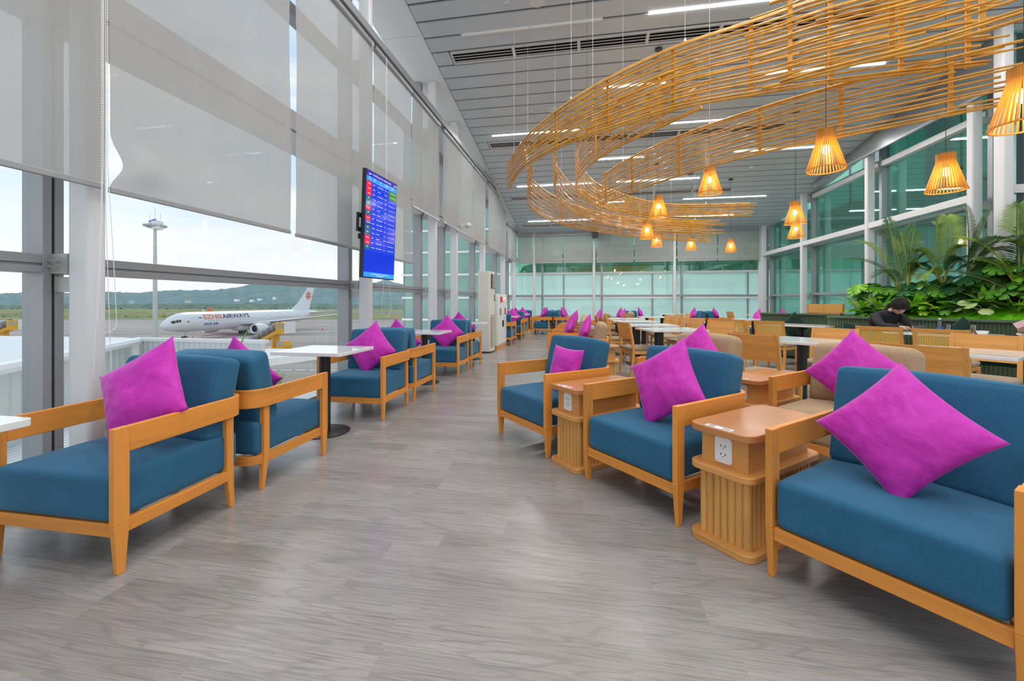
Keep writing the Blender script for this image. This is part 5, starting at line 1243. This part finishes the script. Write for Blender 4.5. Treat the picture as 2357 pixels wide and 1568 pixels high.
# ------------------------------------------------------------------ planter and plants
def leafmat(name, cols, rough=.45, sc=6):
    m, t, b, o = nt(name); f = noise_n(t, coords(t), sc, 3)
    c = ramp(t, f, [(.3, cols[0]), (.55, cols[1]), (.75, cols[2])]); t.links.new(c, b.inputs['Base Color']); b.inputs['Roughness'].default_value = rough; b.inputs['Specular IOR Level'].default_value = .35
    tl = t.nodes.new('ShaderNodeBsdfTranslucent'); t.links.new(c, tl.inputs[0]); mx = t.nodes.new('ShaderNodeMixShader'); mx.inputs[0].default_value = .25
    t.links.new(b.outputs[0], mx.inputs[1]); t.links.new(tl.outputs[0], mx.inputs[2]); t.links.new(mx.outputs[0], o.inputs[0]); return m
M['palm'] = leafmat('palm_green', ((.12, .22, .05), (.23, .36, .07), (.36, .48, .11)))
M['palm_d'] = leafmat('dark_palm_green', ((.035, .10, .045), (.075, .17, .06), (.15, .26, .09)))
M['lime'] = leafmat('lime_green', ((.22, .42, .02), (.34, .55, .03), (.45, .65, .08)))
M['fern'] = leafmat('fern_green', ((.10, .34, .014), (.21, .52, .022), (.34, .66, .06)))
M['dark_leaf'] = leafmat('dark_leaf_green', ((.012, .07, .022), (.03, .13, .035), (.06, .20, .055)), .3)
M['mid_leaf'] = leafmat('mid_leaf_green', ((.05, .20, .02), (.11, .32, .035), (.19, .44, .07)), .35)
M['varieg'] = leafmat('cream_green_leaf', ((.26, .42, .10), (.48, .58, .28), (.68, .70, .42)), .4, 9)
M['stem'] = leafmat('palm_stem', ((.30, .33, .08), (.40, .40, .12), (.5, .48, .2)))
M['moss'] = noisy('bright_moss', ((.06, .34, .008), (.14, .52, .012), (.24, .66, .035)), 14)
def w3(s, n, z): c = diag(s, n); return Vector((c[0], c[1], z))
mo = MB(); vs = []; NS, NN = 90, 14
def bed_back(s): return 10.45 if s < -2.5 else (10.45 + (s + 2.5) * -.95 if s < -1.75 else 9.74)
for i in range(NS + 1):
    s = -3.22 + 4.9 * i / NS
    for j in range(NN + 1):
        q = j / NN; n = 9.135 + (bed_back(s) - 9.135) * q
        vs.append(w3(s, n, .90 + .40 * q ** .8 + .035 * noise.noise(Vector((s * 4, n * 4, 0))) + .014 * noise.noise(Vector((s * 25, n * 25, 1)))))
mo.add(vs, [(i * (NN + 1) + j, (i + 1) * (NN + 1) + j, (i + 1) * (NN + 1) + j + 1, i * (NN + 1) + j + 1) for i in range(NS) for j in range(NN)])
o = mo.obj('moss', M['moss'], smooth=3.2); tag(o, 'bright green artificial moss carpeting the planter behind the bench', 'moss'); o['kind'] = 'stuff'
t = thing('planter', 'dark green planter box behind the bench holding the palms', 'planter', (*diag(-.8, 9.13), 0), TD)
MB().prism([(-2.44, 0), (2.46, 0), (2.46, .5), (-.9, .5), (-1.7, 1.1), (-2.44, 1.2)], .0, .89).obj('planter_box', M['green'], t)
def leaf_strip(mb, pts, wid, up=Vector((0, 0, 1)), fold=.15):
    n = len(pts); o = len(mb.v)
    for i, p in enumerate(pts):
        a, b = pts[max(0, i - 1)], pts[min(n - 1, i + 1)]; d = (b - a).normalized(); sd = d.cross(up)
        if sd.length < .05: sd = d.cross(Vector((1, 0, .2)))
        sd.normalize(); nn = sd.cross(d); w_ = wid[i]
        mb.v += [tuple(p - sd * w_ + nn * fold * w_), tuple(p), tuple(p + sd * w_ + nn * fold * w_)]
    for i in range(n - 1):
        k = o + 3 * i
        mb.f += [[k, k + 1, k + 4, k + 3], [k + 1, k + 2, k + 5, k + 4]]; mb.mi += [mb.cur, mb.cur]
def bez(a, b, c, q): return a * (1 - q) ** 2 + b * 2 * q * (1 - q) + c * q * q
def frond(parent, a, b, c, mat, lmax, n=24, q0=.35, seed=0, droop=.25):
    rnd = random.Random(seed); mb = MB(); off = parent.location
    pts = [bez(a, b, c, i / 16) - off for i in range(17)]
    mb.cur = 1; mb.tube(pts, [.009 * (1 - .8 * i / 16) + .0015 for i in range(17)], 5); mb.cur = 0
    for i in range(n):
        q = q0 + (1 - q0) * (i + .5) / n; p = bez(a, b, c, q) - off; d = (bez(a, b, c, min(1, q + .02)) - bez(a, b, c, q - .02)).normalized()
        sd = d.cross(Vector((0, 0, 1)))
        if sd.length < .15: sd = d.cross(Vector((.6, -.8, 0)))
        sd.normalize(); nn = sd.cross(d); qq = (i + .5) / n; L = lmax * (math.sin(PI * (.12 + .80 * qq)) ** .8) * rnd.uniform(.85, 1.1)
        for sg in (-1, 1):
            e = (d * (.55 + .5 * qq) + sd * sg * .9 + nn * .25).normalized()
            P = [p, p + e * L * .4 + nn * .01, p + e * L * .75 - Vector((0, 0, droop * L * .25)), p + e * L - Vector((0, 0, droop * L * .7))]
            leaf_strip(mb, P, [.0035, .0082, .0068, .0006], nn, .2)
    return mb.obj('frond', [M[mat], M['stem']], parent, smooth=3.2, fix=False)
def onray(u, v, n):
    r = (u - CX) / F; dx, dy = -SA + r * CA, CA + r * SA; tt = n / (dx * N2[0] + dy * N2[1]); return at(u, v, tt)
def palm(label, base, fr_, mat, seed, lmax=.24):
    lmax *= 1.12
    b = onray(*base); t = thing('palm', label, 'palm', b, 0, 'palms in the planter')
    for k, f in enumerate(fr_):
        u1, v1, u2, v2 = f[:4]; dn = f[4] if len(f) > 4 else 0; m = f[5] if len(f) > 5 else mat
        frond(t, b, onray(u1, v1, base[2] + dn * .5), onray(u2, v2, base[2] + dn), m, lmax, 34, .26, seed * 17 + k)
    return t
palm('tall palm at the left end of the planter, one frond reaching left', (2072, 690, 9.65), [(2060, 560, 2042, 505, .2, 'palm_d'), (2075, 590, 2052, 545, -.1), (2085, 560, 2100, 520, .15, 'palm_d'), (2050, 590, 1940, 598, -.3, 'palm_d'), (2040, 560, 1972, 556, .2), (2100, 600, 2122, 612, -.2), (2068, 600, 2010, 640, -.3, 'palm_d')], 'palm', 1, .22)
palm('pale palm with an upright frond, second from the left in the planter', (2088, 690, 9.45), [(2092, 590, 2072, 536, 0), (2096, 560, 2105, 530, 0), (2098, 600, 2128, 586, .1, 'palm')], 'palm', 2, .22)
palm('bushy palm in the middle of the planter below the hanging pendant', (2172, 660, 9.6), [(2150, 560, 2158, 515, .1), (2200, 540, 2180, 498, .3), (2140, 570, 2108, 580, -.2), (2180, 575, 2212, 570, .0), (2130, 590, 2106, 622, -.1, 'palm_d'), (2190, 580, 2222, 605, -.1, 'palm_d'), (2150, 600, 2125, 640, -.3)], 'palm', 3, .24)
palm('tall palm against the big white corner column', (2224, 640, 9.5), [(2236, 560, 2222, 476, .1), (2250, 540, 2282, 484, .1, 'palm_d'), (2262, 540, 2330, 552, -.3), (2270, 560, 2322, 580, 0, 'palm_d'), (2240, 570, 2262, 560, 0, 'palm_d')], 'palm_d', 4, .26)
palm('low palm with a lime green frond arching left from the right edge', (2352, 690, 9.35), [(2310, 560, 2205, 548, .1, 'lime'), (2320, 600, 2250, 600, -.1), (2340, 560, 2345, 470, .2), (2350, 560, 2380, 500, .2, 'palm_d'), (2300, 640, 2180, 625, -.2, 'palm_d')], 'palm', 5, .26)
palm('palm at the right edge of the photo, mostly out of view', (2400, 640, 9.6), [(2372, 520, 2335, 470, 0), (2390, 520, 2362, 460, 0), (2385, 560, 2330, 560, -.2)], 'palm', 6, .28)
def straps(n, L, wd, up, rnd, mats, arch=.9):
    mb = MB()
    for i in range(n):
        a = 2 * PI * i / n + rnd.uniform(-.3, .3); d = Vector((math.cos(a), math.sin(a), 0)); l = L * rnd.uniform(.7, 1.1); e = rnd.uniform(.5, 1.0)
        P = [Vector((0, 0, .02)) + d * l * e * q + Vector((0, 0, l * (up * q - arch * .7 * q * q * e))) for q in (0, .2, .45, .7, .88, 1)]
        mb.cur = rnd.randrange(len(mats)); leaf_strip(mb, P, [wd * k for k in (.35, .8, 1, .8, .45, .02)], fold=.25)
    return mb
def fern(n, L, rnd, mats):
    mb = MB()
    for i in range(n):
        a = 2 * PI * i / n + rnd.uniform(-.3, .3); d = Vector((math.cos(a), math.sin(a), 0)); l = L * rnd.uniform(.7, 1.1); sd = Vector((-d.y, d.x, 0)); mb.cur = rnd.randrange(len(mats)); up = rnd.uniform(.7, 1.2)
        f = lambda q: d * l * q * .9 + Vector((0, 0, l * (up * q - .75 * q * q)))
        for k in range(13):
            q = .12 + .86 * k / 13; w_ = .30 * l * math.sin(PI * (.2 + .75 * k / 13))
            for sg in (-1, 1): leaf_strip(mb, [f(q), f(q) + sd * sg * w_ * .5 + d * w_ * .22, f(q) + sd * sg * w_ + d * w_ * .45 - Vector((0, 0, w_ * .25))], [.012, .016, .002], fold=.1)
    return mb
def broad(n, L, rnd, mats, lob=7, deep=.45):
    mb = MB()
    for i in range(n):
        a = 2 * PI * i / n + rnd.uniform(-.4, .4); d = Vector((math.cos(a), math.sin(a), 0)); h = L * rnd.uniform(.5, 1.5); out = L * rnd.uniform(.3, 1.1); c0 = d * out + Vector((0, 0, h)); mb.cur = rnd.randrange(len(mats))
        mb.tube([(0, 0, 0), tuple(d * out * .4 + Vector((0, 0, h * .75))), tuple(c0)], .004, 4)
        R_ = L * rnd.uniform(.40, .58); x = d * .8 + Vector((0, 0, -.45)); x.normalize(); y = Vector((-d.y, d.x, 0)); z = x.cross(y)
        if z.z < 0: z = -z
        o = len(mb.v); mb.v.append(tuple(c0)); N = lob * 8
        for k in range(N + 1):
            th = -PI + .25 + (2 * PI - .5) * k / N
            rr_ = R_ * (.62 + .42 * math.cos(th * .5)) * (1 - deep * max(0, math.cos(2 * PI * lob * (k / N) + PI)) ** 6)
            p = c0 + x * (rr_ * math.cos(th) + R_ * .3) * 1.15 + y * rr_ * math.sin(th) - z * (rr_ * rr_ / R_) * .3
            mb.v.append(tuple(p))
        for k in range(N): mb.f.append([o, o + 1 + k, o + 2 + k]); mb.mi.append(mb.cur)
    return mb
rnd = random.Random(77)
NMS = ['first', 'second', 'third', 'fourth', 'fifth', 'sixth', 'seventh', 'eighth', 'ninth', 'tenth', 'eleventh', 'twelfth', 'thirteenth', 'fourteenth']
def gz(s, n):
    q = (n - 9.135) / (bed_back(s) - 9.135); return .90 + .40 * max(0, q) ** .8 - .02
def plant(name, mb, mats, s, n, label, cat, group, z=None):
    o = mb.obj(name, [M[k] for k in mats], smooth=3.2, fix=False); o.location = w3(s, n, gz(s, n) if z is None else z); tag(o, label, cat, group); return o
for k in range(13):
    s = -3.12 + k * .285; n = 9.50 + rnd.uniform(-.04, .06)
    plant('dark_leafy_plant', broad(14, .30, rnd, ('dark_leaf', 'mid_leaf')), ('dark_leaf', 'mid_leaf') if k % 3 else ('mid_leaf', 'fern'), s, n + (.18 if s < -1.9 else .05), 'dark split leaved plant in the back row of the planter, %s from the left' % NMS[k], 'plant', 'dark leafy plants at the back of the planter')
for k in range(6):
    s = -1.62 + k * .34
    plant('dark_leafy_plant', broad(13, .30, rnd, ('dark_leaf', 'mid_leaf')), ('dark_leaf', 'mid_leaf'), s, 9.62, 'dark split leaved plant high at the back right of the planter, %s from the left' % NMS[k], 'plant', 'tall dark plants at the back right', gz(s, 9.6) + .26)
for k in range(12):
    s = -3.05 + k * .30
    plant('fern', fern(13, .40, rnd, ('fern', 'mid_leaf') if k % 3 else ('lime', 'fern')), ('fern', 'mid_leaf') if k % 3 else ('lime', 'fern'), s, 9.40 + rnd.uniform(-.03, .05), '%sgreen fern in the middle row of the planter, %s from the left' % ('' if k % 3 else 'lime ', NMS[k]), 'fern', 'ferns in the planter')
for k, (s, n) in enumerate([(-3.12, 9.30), (-2.86, 9.36), (-2.42, 9.36), (-1.62, 9.38), (-1.0, 9.36)]):
    plant('variegated_plant', straps(15, .38, .036, 1.25, rnd, ('varieg', 'fern')), ('varieg', 'fern'), s, n, 'cream striped strap leaved plant at the front of the planter, %s from the left' % NMS[k], 'plant', 'cream striped plants in the planter')
for k, (s, n) in enumerate([(-3.0, 9.22), (-2.7, 9.22), (-2.26, 9.25), (-2.02, 9.24), (-.75, 9.24), (-.45, 9.25)]):
    plant('low_leafy_plant', broad(13, .13, rnd, ('lime', 'fern') if k not in (0, 3) else ('dark_leaf', 'mid_leaf'), 5, .5), ('lime', 'fern') if k not in (0, 3) else ('dark_leaf', 'mid_leaf'), s, n, '%s low plant on the moss edge, %s from the left' % ('lime green' if k not in (0, 3) else 'dark green', NMS[k]), 'plant', 'low plants on the moss edge')
for k, (s, n) in enumerate([(-1.82, 9.27), (-1.6, 9.24)]):
    plant('mottled_plant', broad(9, .16, rnd, ('varieg', 'varieg'), 3, .1), ('varieg',) * 2, s, n, '%s pale mottled leaved plant at the front of the planter above the drinks' % ('left', 'right')[k], 'plant', 'pale mottled plants')
for k, (s, n) in enumerate([(-1.30, 9.28), (-.95, 9.28)]):
    plant('fan_palm', straps(16, .30, .012, 1.3, rnd, ('palm_d', 'lime') if k else ('lime', 'palm')), ('palm_d', 'lime') if k else ('lime', 'palm'), s, n, '%s little fan of narrow leaves standing on the moss' % ('lime', 'dark')[k], 'plant', 'small fan palms')

# ------------------------------------------------------------------ people
M['skin'] = plain('skin', (.55, .33, .23), .5, 0, .04)
M['cloth'] = plain('black_hoodie', (.016, .016, .020), .85, 0, .2, 30)
M['trouser'] = plain('dark_trousers', (.022, .022, .028), .85, 0, .2, 30)
M['hair'] = plain('black_hair', (.010, .0075, .006), .6, 0, .3, 60)
M['cream_c'] = plain('cream_sleeve', (.62, .52, .46), .8)
def skin_body(verts, edges, root=0):
    me = bpy.data.meshes.new('b'); me.from_pydata([v[0] for v in verts], edges, []); ob = bpy.data.objects.new('b', me); C.objects.link(ob)
    md = ob.modifiers.new('s', 'SKIN'); md.use_smooth_shade = True; sv = me.skin_vertices[0].data
    for i, v in enumerate(verts): sv[i].radius = v[1] if isinstance(v[1], tuple) else (v[1], v[1]); sv[i].use_root = (i == root)
    ss = ob.modifiers.new('u', 'SUBSURF'); ss.levels = 2; ss.render_levels = 2
    dg = bpy.context.evaluated_depsgraph_get(); dg.update(); r = bpy.data.meshes.new_from_object(ob.evaluated_get(dg)); bpy.data.objects.remove(ob)
    return [v.co.copy() for v in r.vertices], [tuple(p.vertices) for p in r.polygons]
def head_geo(m):
    """head looking along -y, chin down; returns verts, faces"""
    mb = MB(); n, k = 20, 16; rings = []
    for i in range(k + 1):
        ph = PI * i / k; z = -math.cos(ph); q = max(.001, math.sin(ph)); ring = []
        for j in range(n):
            a = 2 * PI * j / n; x, y = math.cos(a) * q, math.sin(a) * q
            jaw = max(0, -z - .1); rx = .076 * (1 - .25 * jaw); ry = .096 * (1 - .12 * jaw)
            p = Vector((x * rx, y * ry, z * .118))
            if y < -.2:
                p.y -= .018 * math.exp(-((p.x / .014) ** 2) - ((p.z + .018) / .022) ** 2)          # nose
                p.y += .010 * math.exp(-(((abs(p.x) - .032) / .016) ** 2) - ((p.z - .012) / .014) ** 2)   # eye sockets
                p.y -= .006 * math.exp(-((p.x / .022) ** 2) - ((p.z + .058) / .009) ** 2)          # lips
                p.y -= .010 * math.exp(-((p.x / .03) ** 2) - ((p.z + .098) / .02) ** 2)
            ring.append(m @ p)
        rings.append(ring)
    mb.loft(rings)
    for s in (-1, 1): mb.ball((0, 0, 0), 1, 8, 8, (1, 1, 1)); 
    vs = [Vector(v) for v in mb.v]; nb = n * (k + 1); per = (len(vs) - nb) // 2
    for e, s in enumerate((-1, 1)):
        for i in range(nb + e * per, nb + (e + 1) * per): p = vs[i]; vs[i] = m @ Vector((s * .077 + p.x * .008, .01 + p.y * .016, -.002 + p.z * .03))
    return vs, mb.f
def hand_geo(wrist, d, palm_n, curl, side):
    d = Vector(d).normalized(); pn_ = Vector(palm_n); pn_ = (pn_ - d * pn_.dot(d)).normalized(); x = d.cross(pn_).normalized(); mb = MB(); w_ = Vector(wrist)
    rings = []
    for q, wd, th in ((0, .026, .017), (.03, .036, .017), (.065, .042, .015), (.09, .040, .012)):
        rings.append([w_ + d * q + x * wd * math.cos(2 * PI * k / 10) + pn_ * th * math.sin(2 * PI * k / 10) for k in range(10)])
    mb.loft(rings)
    for k, (o, L) in enumerate(((-.030, .066), (-.010, .076), (.010, .072), (.028, .056))):
        P = [w_ + d * .078 + x * o]; ang = curl * .5
        for j, f in enumerate((.45, .30, .25)):
            P.append(P[-1] + (d * math.cos(ang) + pn_ * math.sin(ang)) * L * f); ang += curl * (.9 + .08 * k)
        mb.tube(P, [.0095, .009, .008, .006], 7)
    b = w_ + d * .03 - x * side * .03; P = [b, b - x * side * .022 + d * .025 + pn_ * .01, b - x * side * .026 + d * .052 + pn_ * .018, b - x * side * .016 + d * .07 + pn_ * .022]
    mb.tube(P, [.012, .0105, .009, .006], 7)
    return [Vector(v) for v in mb.v], mb.f
def build_person(label, loc, rz, verts, edges, hm, hands, region, mats):
    V, Fc = skin_body(verts, edges); nb = len(Fc); F_ = [list(f) for f in Fc]; kinds = []
    for f in F_:
        c0 = sum((V[i] for i in f), Vector()) / len(f); kinds.append(region(c0))
    def addg(g, mi):
        o = len(V); V.extend(g[0]); F_.extend([[i + o for i in f] for f in g[1]]); kinds.extend([mi] * len(g[1]))
    if hm is not None: addg(head_geo(hm), 1)
    for h_ in hands: addg(hand_geo(*h_), 1)
    mb = MB(); mb.v = [tuple(v) for v in V]; mb.f = F_; mb.mi = kinds
    o = mb.obj('person', mats, None, smooth=3.2); o.location = loc; o.rotation_euler = (0, 0, rz); tag(o, label, 'person'); return o
# hunched person
c = diag(-2.72, 8.66)
vt = [((0, 0, .53), (.155, .125)), ((.04, -.05, .68), (.155, .12)), ((.13, -.15, .85), (.17, .125)), ((.22, -.24, .985), (.13, .11)), ((.30, -.30, 1.045), .060), ((.35, -.335, 1.085), .055),
      ((.12, -.35, .965), .078), ((.25, -.53, .835), .056), ((.46, -.56, .83), .040), ((.36, -.14, .965), .078), ((.52, -.24, .835), .056), ((.60, -.42, .835), .040),
      ((-.10, -.06, .50), .10), ((-.12, -.46, .50), .078), ((-.12, -.44, .10), .05), ((-.12, -.56, .045), .04), ((.10, -.06, .50), .10), ((.12, -.46, .50), .078), ((.12, -.44, .10), .05), ((.12, -.56, .045), .04)]
ed = [(0, 1), (1, 2), (2, 3), (3, 4), (4, 5), (3, 6), (6, 7), (7, 8), (3, 9), (9, 10), (10, 11), (0, 12), (12, 13), (13, 14), (14, 15), (0, 16), (16, 17), (17, 18), (18, 19)]
hm = Matrix.Translation((.415, -.385, 1.125)) @ Matrix.Rotation(R(48), 4, 'Z') @ Matrix.Rotation(R(48), 4, 'X')
hands = [((.46, -.56, .83), (.9, .25, .02), (0, .2, -1), .55, 1), ((.60, -.42, .835), (.25, -.85, .02), (-.3, 0, -1), .55, -1)]
def reg(c0):
    if c0.z > 1.055 and c0.x > .28: return 1
    return 2 if (c0.z < .58 and c0.y < -.12) or c0.z < .5 else 0
p1 = build_person('person in a black hoodie hunched over the table, looking down at a phone', (c[0], c[1], 0), TD, vt, ed, hm, hands, reg, [M['cloth'], M['skin'], M['trouser']])
hr_ = MB(); n, k = 24, 14; rings = []
for i in range(k + 1):
    ring = []
    for j in range(n):
        a = 2 * PI * j / n; fr_ = .5 - .5 * math.sin(a); lim = (.74 - .36 * fr_ ** 1.5) * PI
        ph = lim * i / k + .05 * math.sin(j * 2.6) * (i / k) ** 3; z = math.cos(ph); q = max(.001, math.sin(ph)); x, y = math.cos(a) * q, math.sin(a) * q
        rr_ = 1.16 + .05 * noise.noise(Vector((x * 5, y * 5, z * 5))) + .035 * math.sin(a * 17 + 5 * noise.noise(Vector((x * 3, y * 3, z * 3)))) * q - (.10 if i == k else 0)
        ring.append(hm @ Vector((x * .080 * rr_, y * .098 * rr_ + .008, z * .122 * rr_ + .004)))
    rings.append(ring)
hr_.loft(rings)
rnh = random.Random(3)
for i in range(420):
    a = rnh.uniform(0, 2 * PI); fr_ = .5 - .5 * math.sin(a); lim = (.74 - .34 * fr_ ** 1.5) * PI; p0_ = lim * rnh.uniform(.02, .85); ln = rnh.uniform(.25, .5); P = []
    for k in range(5):
        ph = min(lim + .16, p0_ + ln * k / 4); aa = a + .25 * (k / 4) * math.sin(i); rr_ = 1.15 + .06 * math.sin(k * .8) + rnh.uniform(0, .02)
        P.append(hm @ Vector((math.cos(aa) * math.sin(ph) * .080 * rr_, math.sin(aa) * math.sin(ph) * .098 * rr_ + .008, math.cos(ph) * .122 * rr_ + .004)))
    hr_.tube(P, [.002, .0045, .0045, .0035, .0006], 5)
h_ = hr_.obj('hair', M['hair'], p1, smooth=3.2)
MB().lathe([(.075, -.02), (.095, .0), (.10, .03), (.085, .05), (.07, .035)], 18, m=Matrix.Translation((.26, -.26, 1.02)) @ Matrix.Rotation(R(42), 4, Vector((.7, .7, 0))), cap=False).obj('hood', M['cloth'], p1, smooth=3.2)
# phone of the hunched person and tableware
def tab(u, n=8.2): p = onray(u, 760, n); return (p.x, p.y)
def ware(name, label, cat, u, n, parts, group=None, z=.766, rz=TD, tiltx=0):
    x, y = tab(u, n); t = thing(name, label, cat, (x, y, z), rz, group); t.rotation_euler = (R(tiltx), 0, rz)
    for nm, mb, m in parts: mb.obj(nm, m, t, smooth=SM)
    return t
M['clear'] = glass('clear_plastic', (.86, .9, .92), .06, .9); M['amber'] = plain('amber_tea', (.50, .20, .015), .1); M['porcelain'] = plain('white_porcelain', (.8, .8, .79), .15)
q_ = diag(-2.72, 8.66)
ph = MB().box(-.072, .075, -.037, .037, 0, .009).obj('phone', M['black'], bevel=.003); ph.location = (*diag(-2.06, 8.14), .835); ph.rotation_euler = (R(30), R(-8), TD + R(20)); tag(ph, 'black phone held by the hunched person', 'phone')
MB().box(-.066, .066, -.033, .033, .009, .0095).obj('display', M['black'], ph)
ware('water_bottle', 'clear water bottle with a blue label on the bench table', 'bottle', 2163, 8.3, [('bottle_body', MB().lathe([(.001, 0), (.030, 0), (.032, .01), (.032, .10), (.030, .12), (.032, .14), (.012, .175), (.012, .19)], 20), M['clear']), ('blue_wrapper', MB().lathe([(.0325, .035), (.0328, .085)], 20, cap=False), M['blue_l']), ('cap', MB().lathe([(.001, .205), (.0145, .205), (.0145, .185), (.001, .185)], 14), M['white'])])
ware('glass', 'empty clear glass beside the water bottle', 'glass', 2183, 8.2, [('tumbler', MB().lathe([(.001, .004), (.030, .004), (.036, .12), (.034, .12), (.028, .010), (.001, .010)], 22), M['clear']), ('ice', MB().ball((0, 0, .03), .022, 8, 6), M['clear'])], 'drinking glasses')
ware('glass', 'glass of amber iced tea on the bench table', 'glass', 2240, 8.15, [('tumbler', MB().lathe([(.001, .004), (.036, .004), (.040, .125), (.038, .125), (.034, .010), (.001, .010)], 22), M['clear']), ('tea', MB().lathe([(.001, .011), (.033, .011), (.0365, .088), (.001, .088)], 22), M['amber'])], 'drinking glasses')
plate_ = lambda r: [('dish', MB().lathe([(.001, .004), (r * .6, .004), (r, .02), (r, .023), (r * .58, .010), (.001, .009)], 26), M['porcelain'])]
bowl_ = lambda r: [('dish', MB().lathe([(.001, 0), (r * .5, 0), (r * .9, .03), (r, .055), (r * .96, .055), (r * .85, .03), (r * .45, .007), (.001, .006)], 26), M['porcelain'])]
ware('plate', 'white plate under the water bottle and glass', 'plate', 2172, 8.12, plate_(.10), 'white plates')
ware('plate', 'white plate between the empty glass and the iced tea', 'plate', 2209, 8.2, plate_(.085), 'white plates')
ware('bowl', 'white bowl right of the iced tea', 'bowl', 2261, 8.12, bowl_(.062), 'white bowls')
ware('bowl', 'white bowl in front of the hunched person', 'bowl', 2116, 8.02, bowl_(.062), 'white bowls')
ware('food_packet', 'small white and red packet lying beside the phone', 'packet', 2126, 8.28, [('wrapper', MB().soft(.04, .025, .012, .01, 3, c=(0, 0, .02)), M['white']), ('red_print', MB().box(-.02, .03, -.015, .01, .031, .034), M['redp'])])
# second person, mostly beyond the right edge
c = diag(-.88, 8.60)
vt = [((0, 0, .53), (.155, .125)), ((0, -.02, .70), (.15, .115)), ((-.01, -.05, .90), (.165, .12)), ((-.01, -.07, 1.06), (.11, .09)), ((-.02, -.10, 1.14), .055), ((-.03, -.12, 1.19), .05),
      ((-.18, -.06, 1.02), .072), ((-.29, -.24, .66), .055), ((-.258, -.29, .815), .038), ((.17, -.08, 1.02), .072), ((.16, -.26, .80), .055), ((-.08, -.33, .84), .038),
      ((-.10, -.06, .50), .10), ((-.12, -.46, .50), .078), ((-.12, -.44, .10), .05), ((-.12, -.56, .045), .04), ((.10, -.06, .50), .10), ((.12, -.46, .50), .078), ((.12, -.44, .10), .05), ((.12, -.56, .045), .04)]
hm2 = Matrix.Translation((-.06, -.15, 1.28)) @ Matrix.Rotation(R(-10), 4, 'Z') @ Matrix.Rotation(R(25), 4, 'X')
def reg2(c0):
    if c0.z > 1.15: return 1
    if c0.z < .58: return 2
    if c0.x < -.14 and c0.z < 1.0 and c0.z > .6: return 3 if c0.z < .80 or c0.x > -.2 else 1
    return 0
p2_ = build_person('person at the right edge of the photo holding up a pink phone', (c[0], c[1], 0), TD, vt, ed, hm2, [((-.258, -.29, .815), (.1, -.1, .9), (.2, 1, 0), .5, 1), ((-.08, -.33, .84), (-.6, .05, .3), (0, 1, 0), .7, -1)], reg2, [M['cloth'], M['skin'], M['trouser'], M['cream_c']])
h2 = MB(); rings = []
for i in range(13):
    ph_ = PI * .72 * i / 12; z = math.cos(ph_); q = max(.001, math.sin(ph_))
    rings.append([hm2 @ Vector((math.cos(2 * PI * j / 20) * q * .09, max(math.sin(2 * PI * j / 20) * q * .11 + .015, -.05 if z < .45 else -1), z * .135)) for j in range(20)])
h2.loft(rings).obj('hair', M['hair'], p2_, smooth=3.2)
MB().tube([(-.215, -.135, .92), (-.32, -.29, .68), (-.29, -.31, .78)], [.03, .03, .018], 8).obj('sleeve_stripe', M['cloth'], p2_)
M['pinkphone'] = plain('pink_phone_case', (.72, .45, .45), .35)
ph2 = MB().box(-.037, .037, -.005, .005, -.075, .075).obj('phone', M['pinkphone'], bevel=.003); ph2.location = (*diag(-1.12, 8.27), .925); ph2.rotation_euler = (R(-30), R(58), TD); tag(ph2, 'pink phone held up at the right edge of the photo', 'phone')
MB().box(-.03, .0, -.008, -.005, .04, .068).obj('camera_bump', M['black'], ph2)
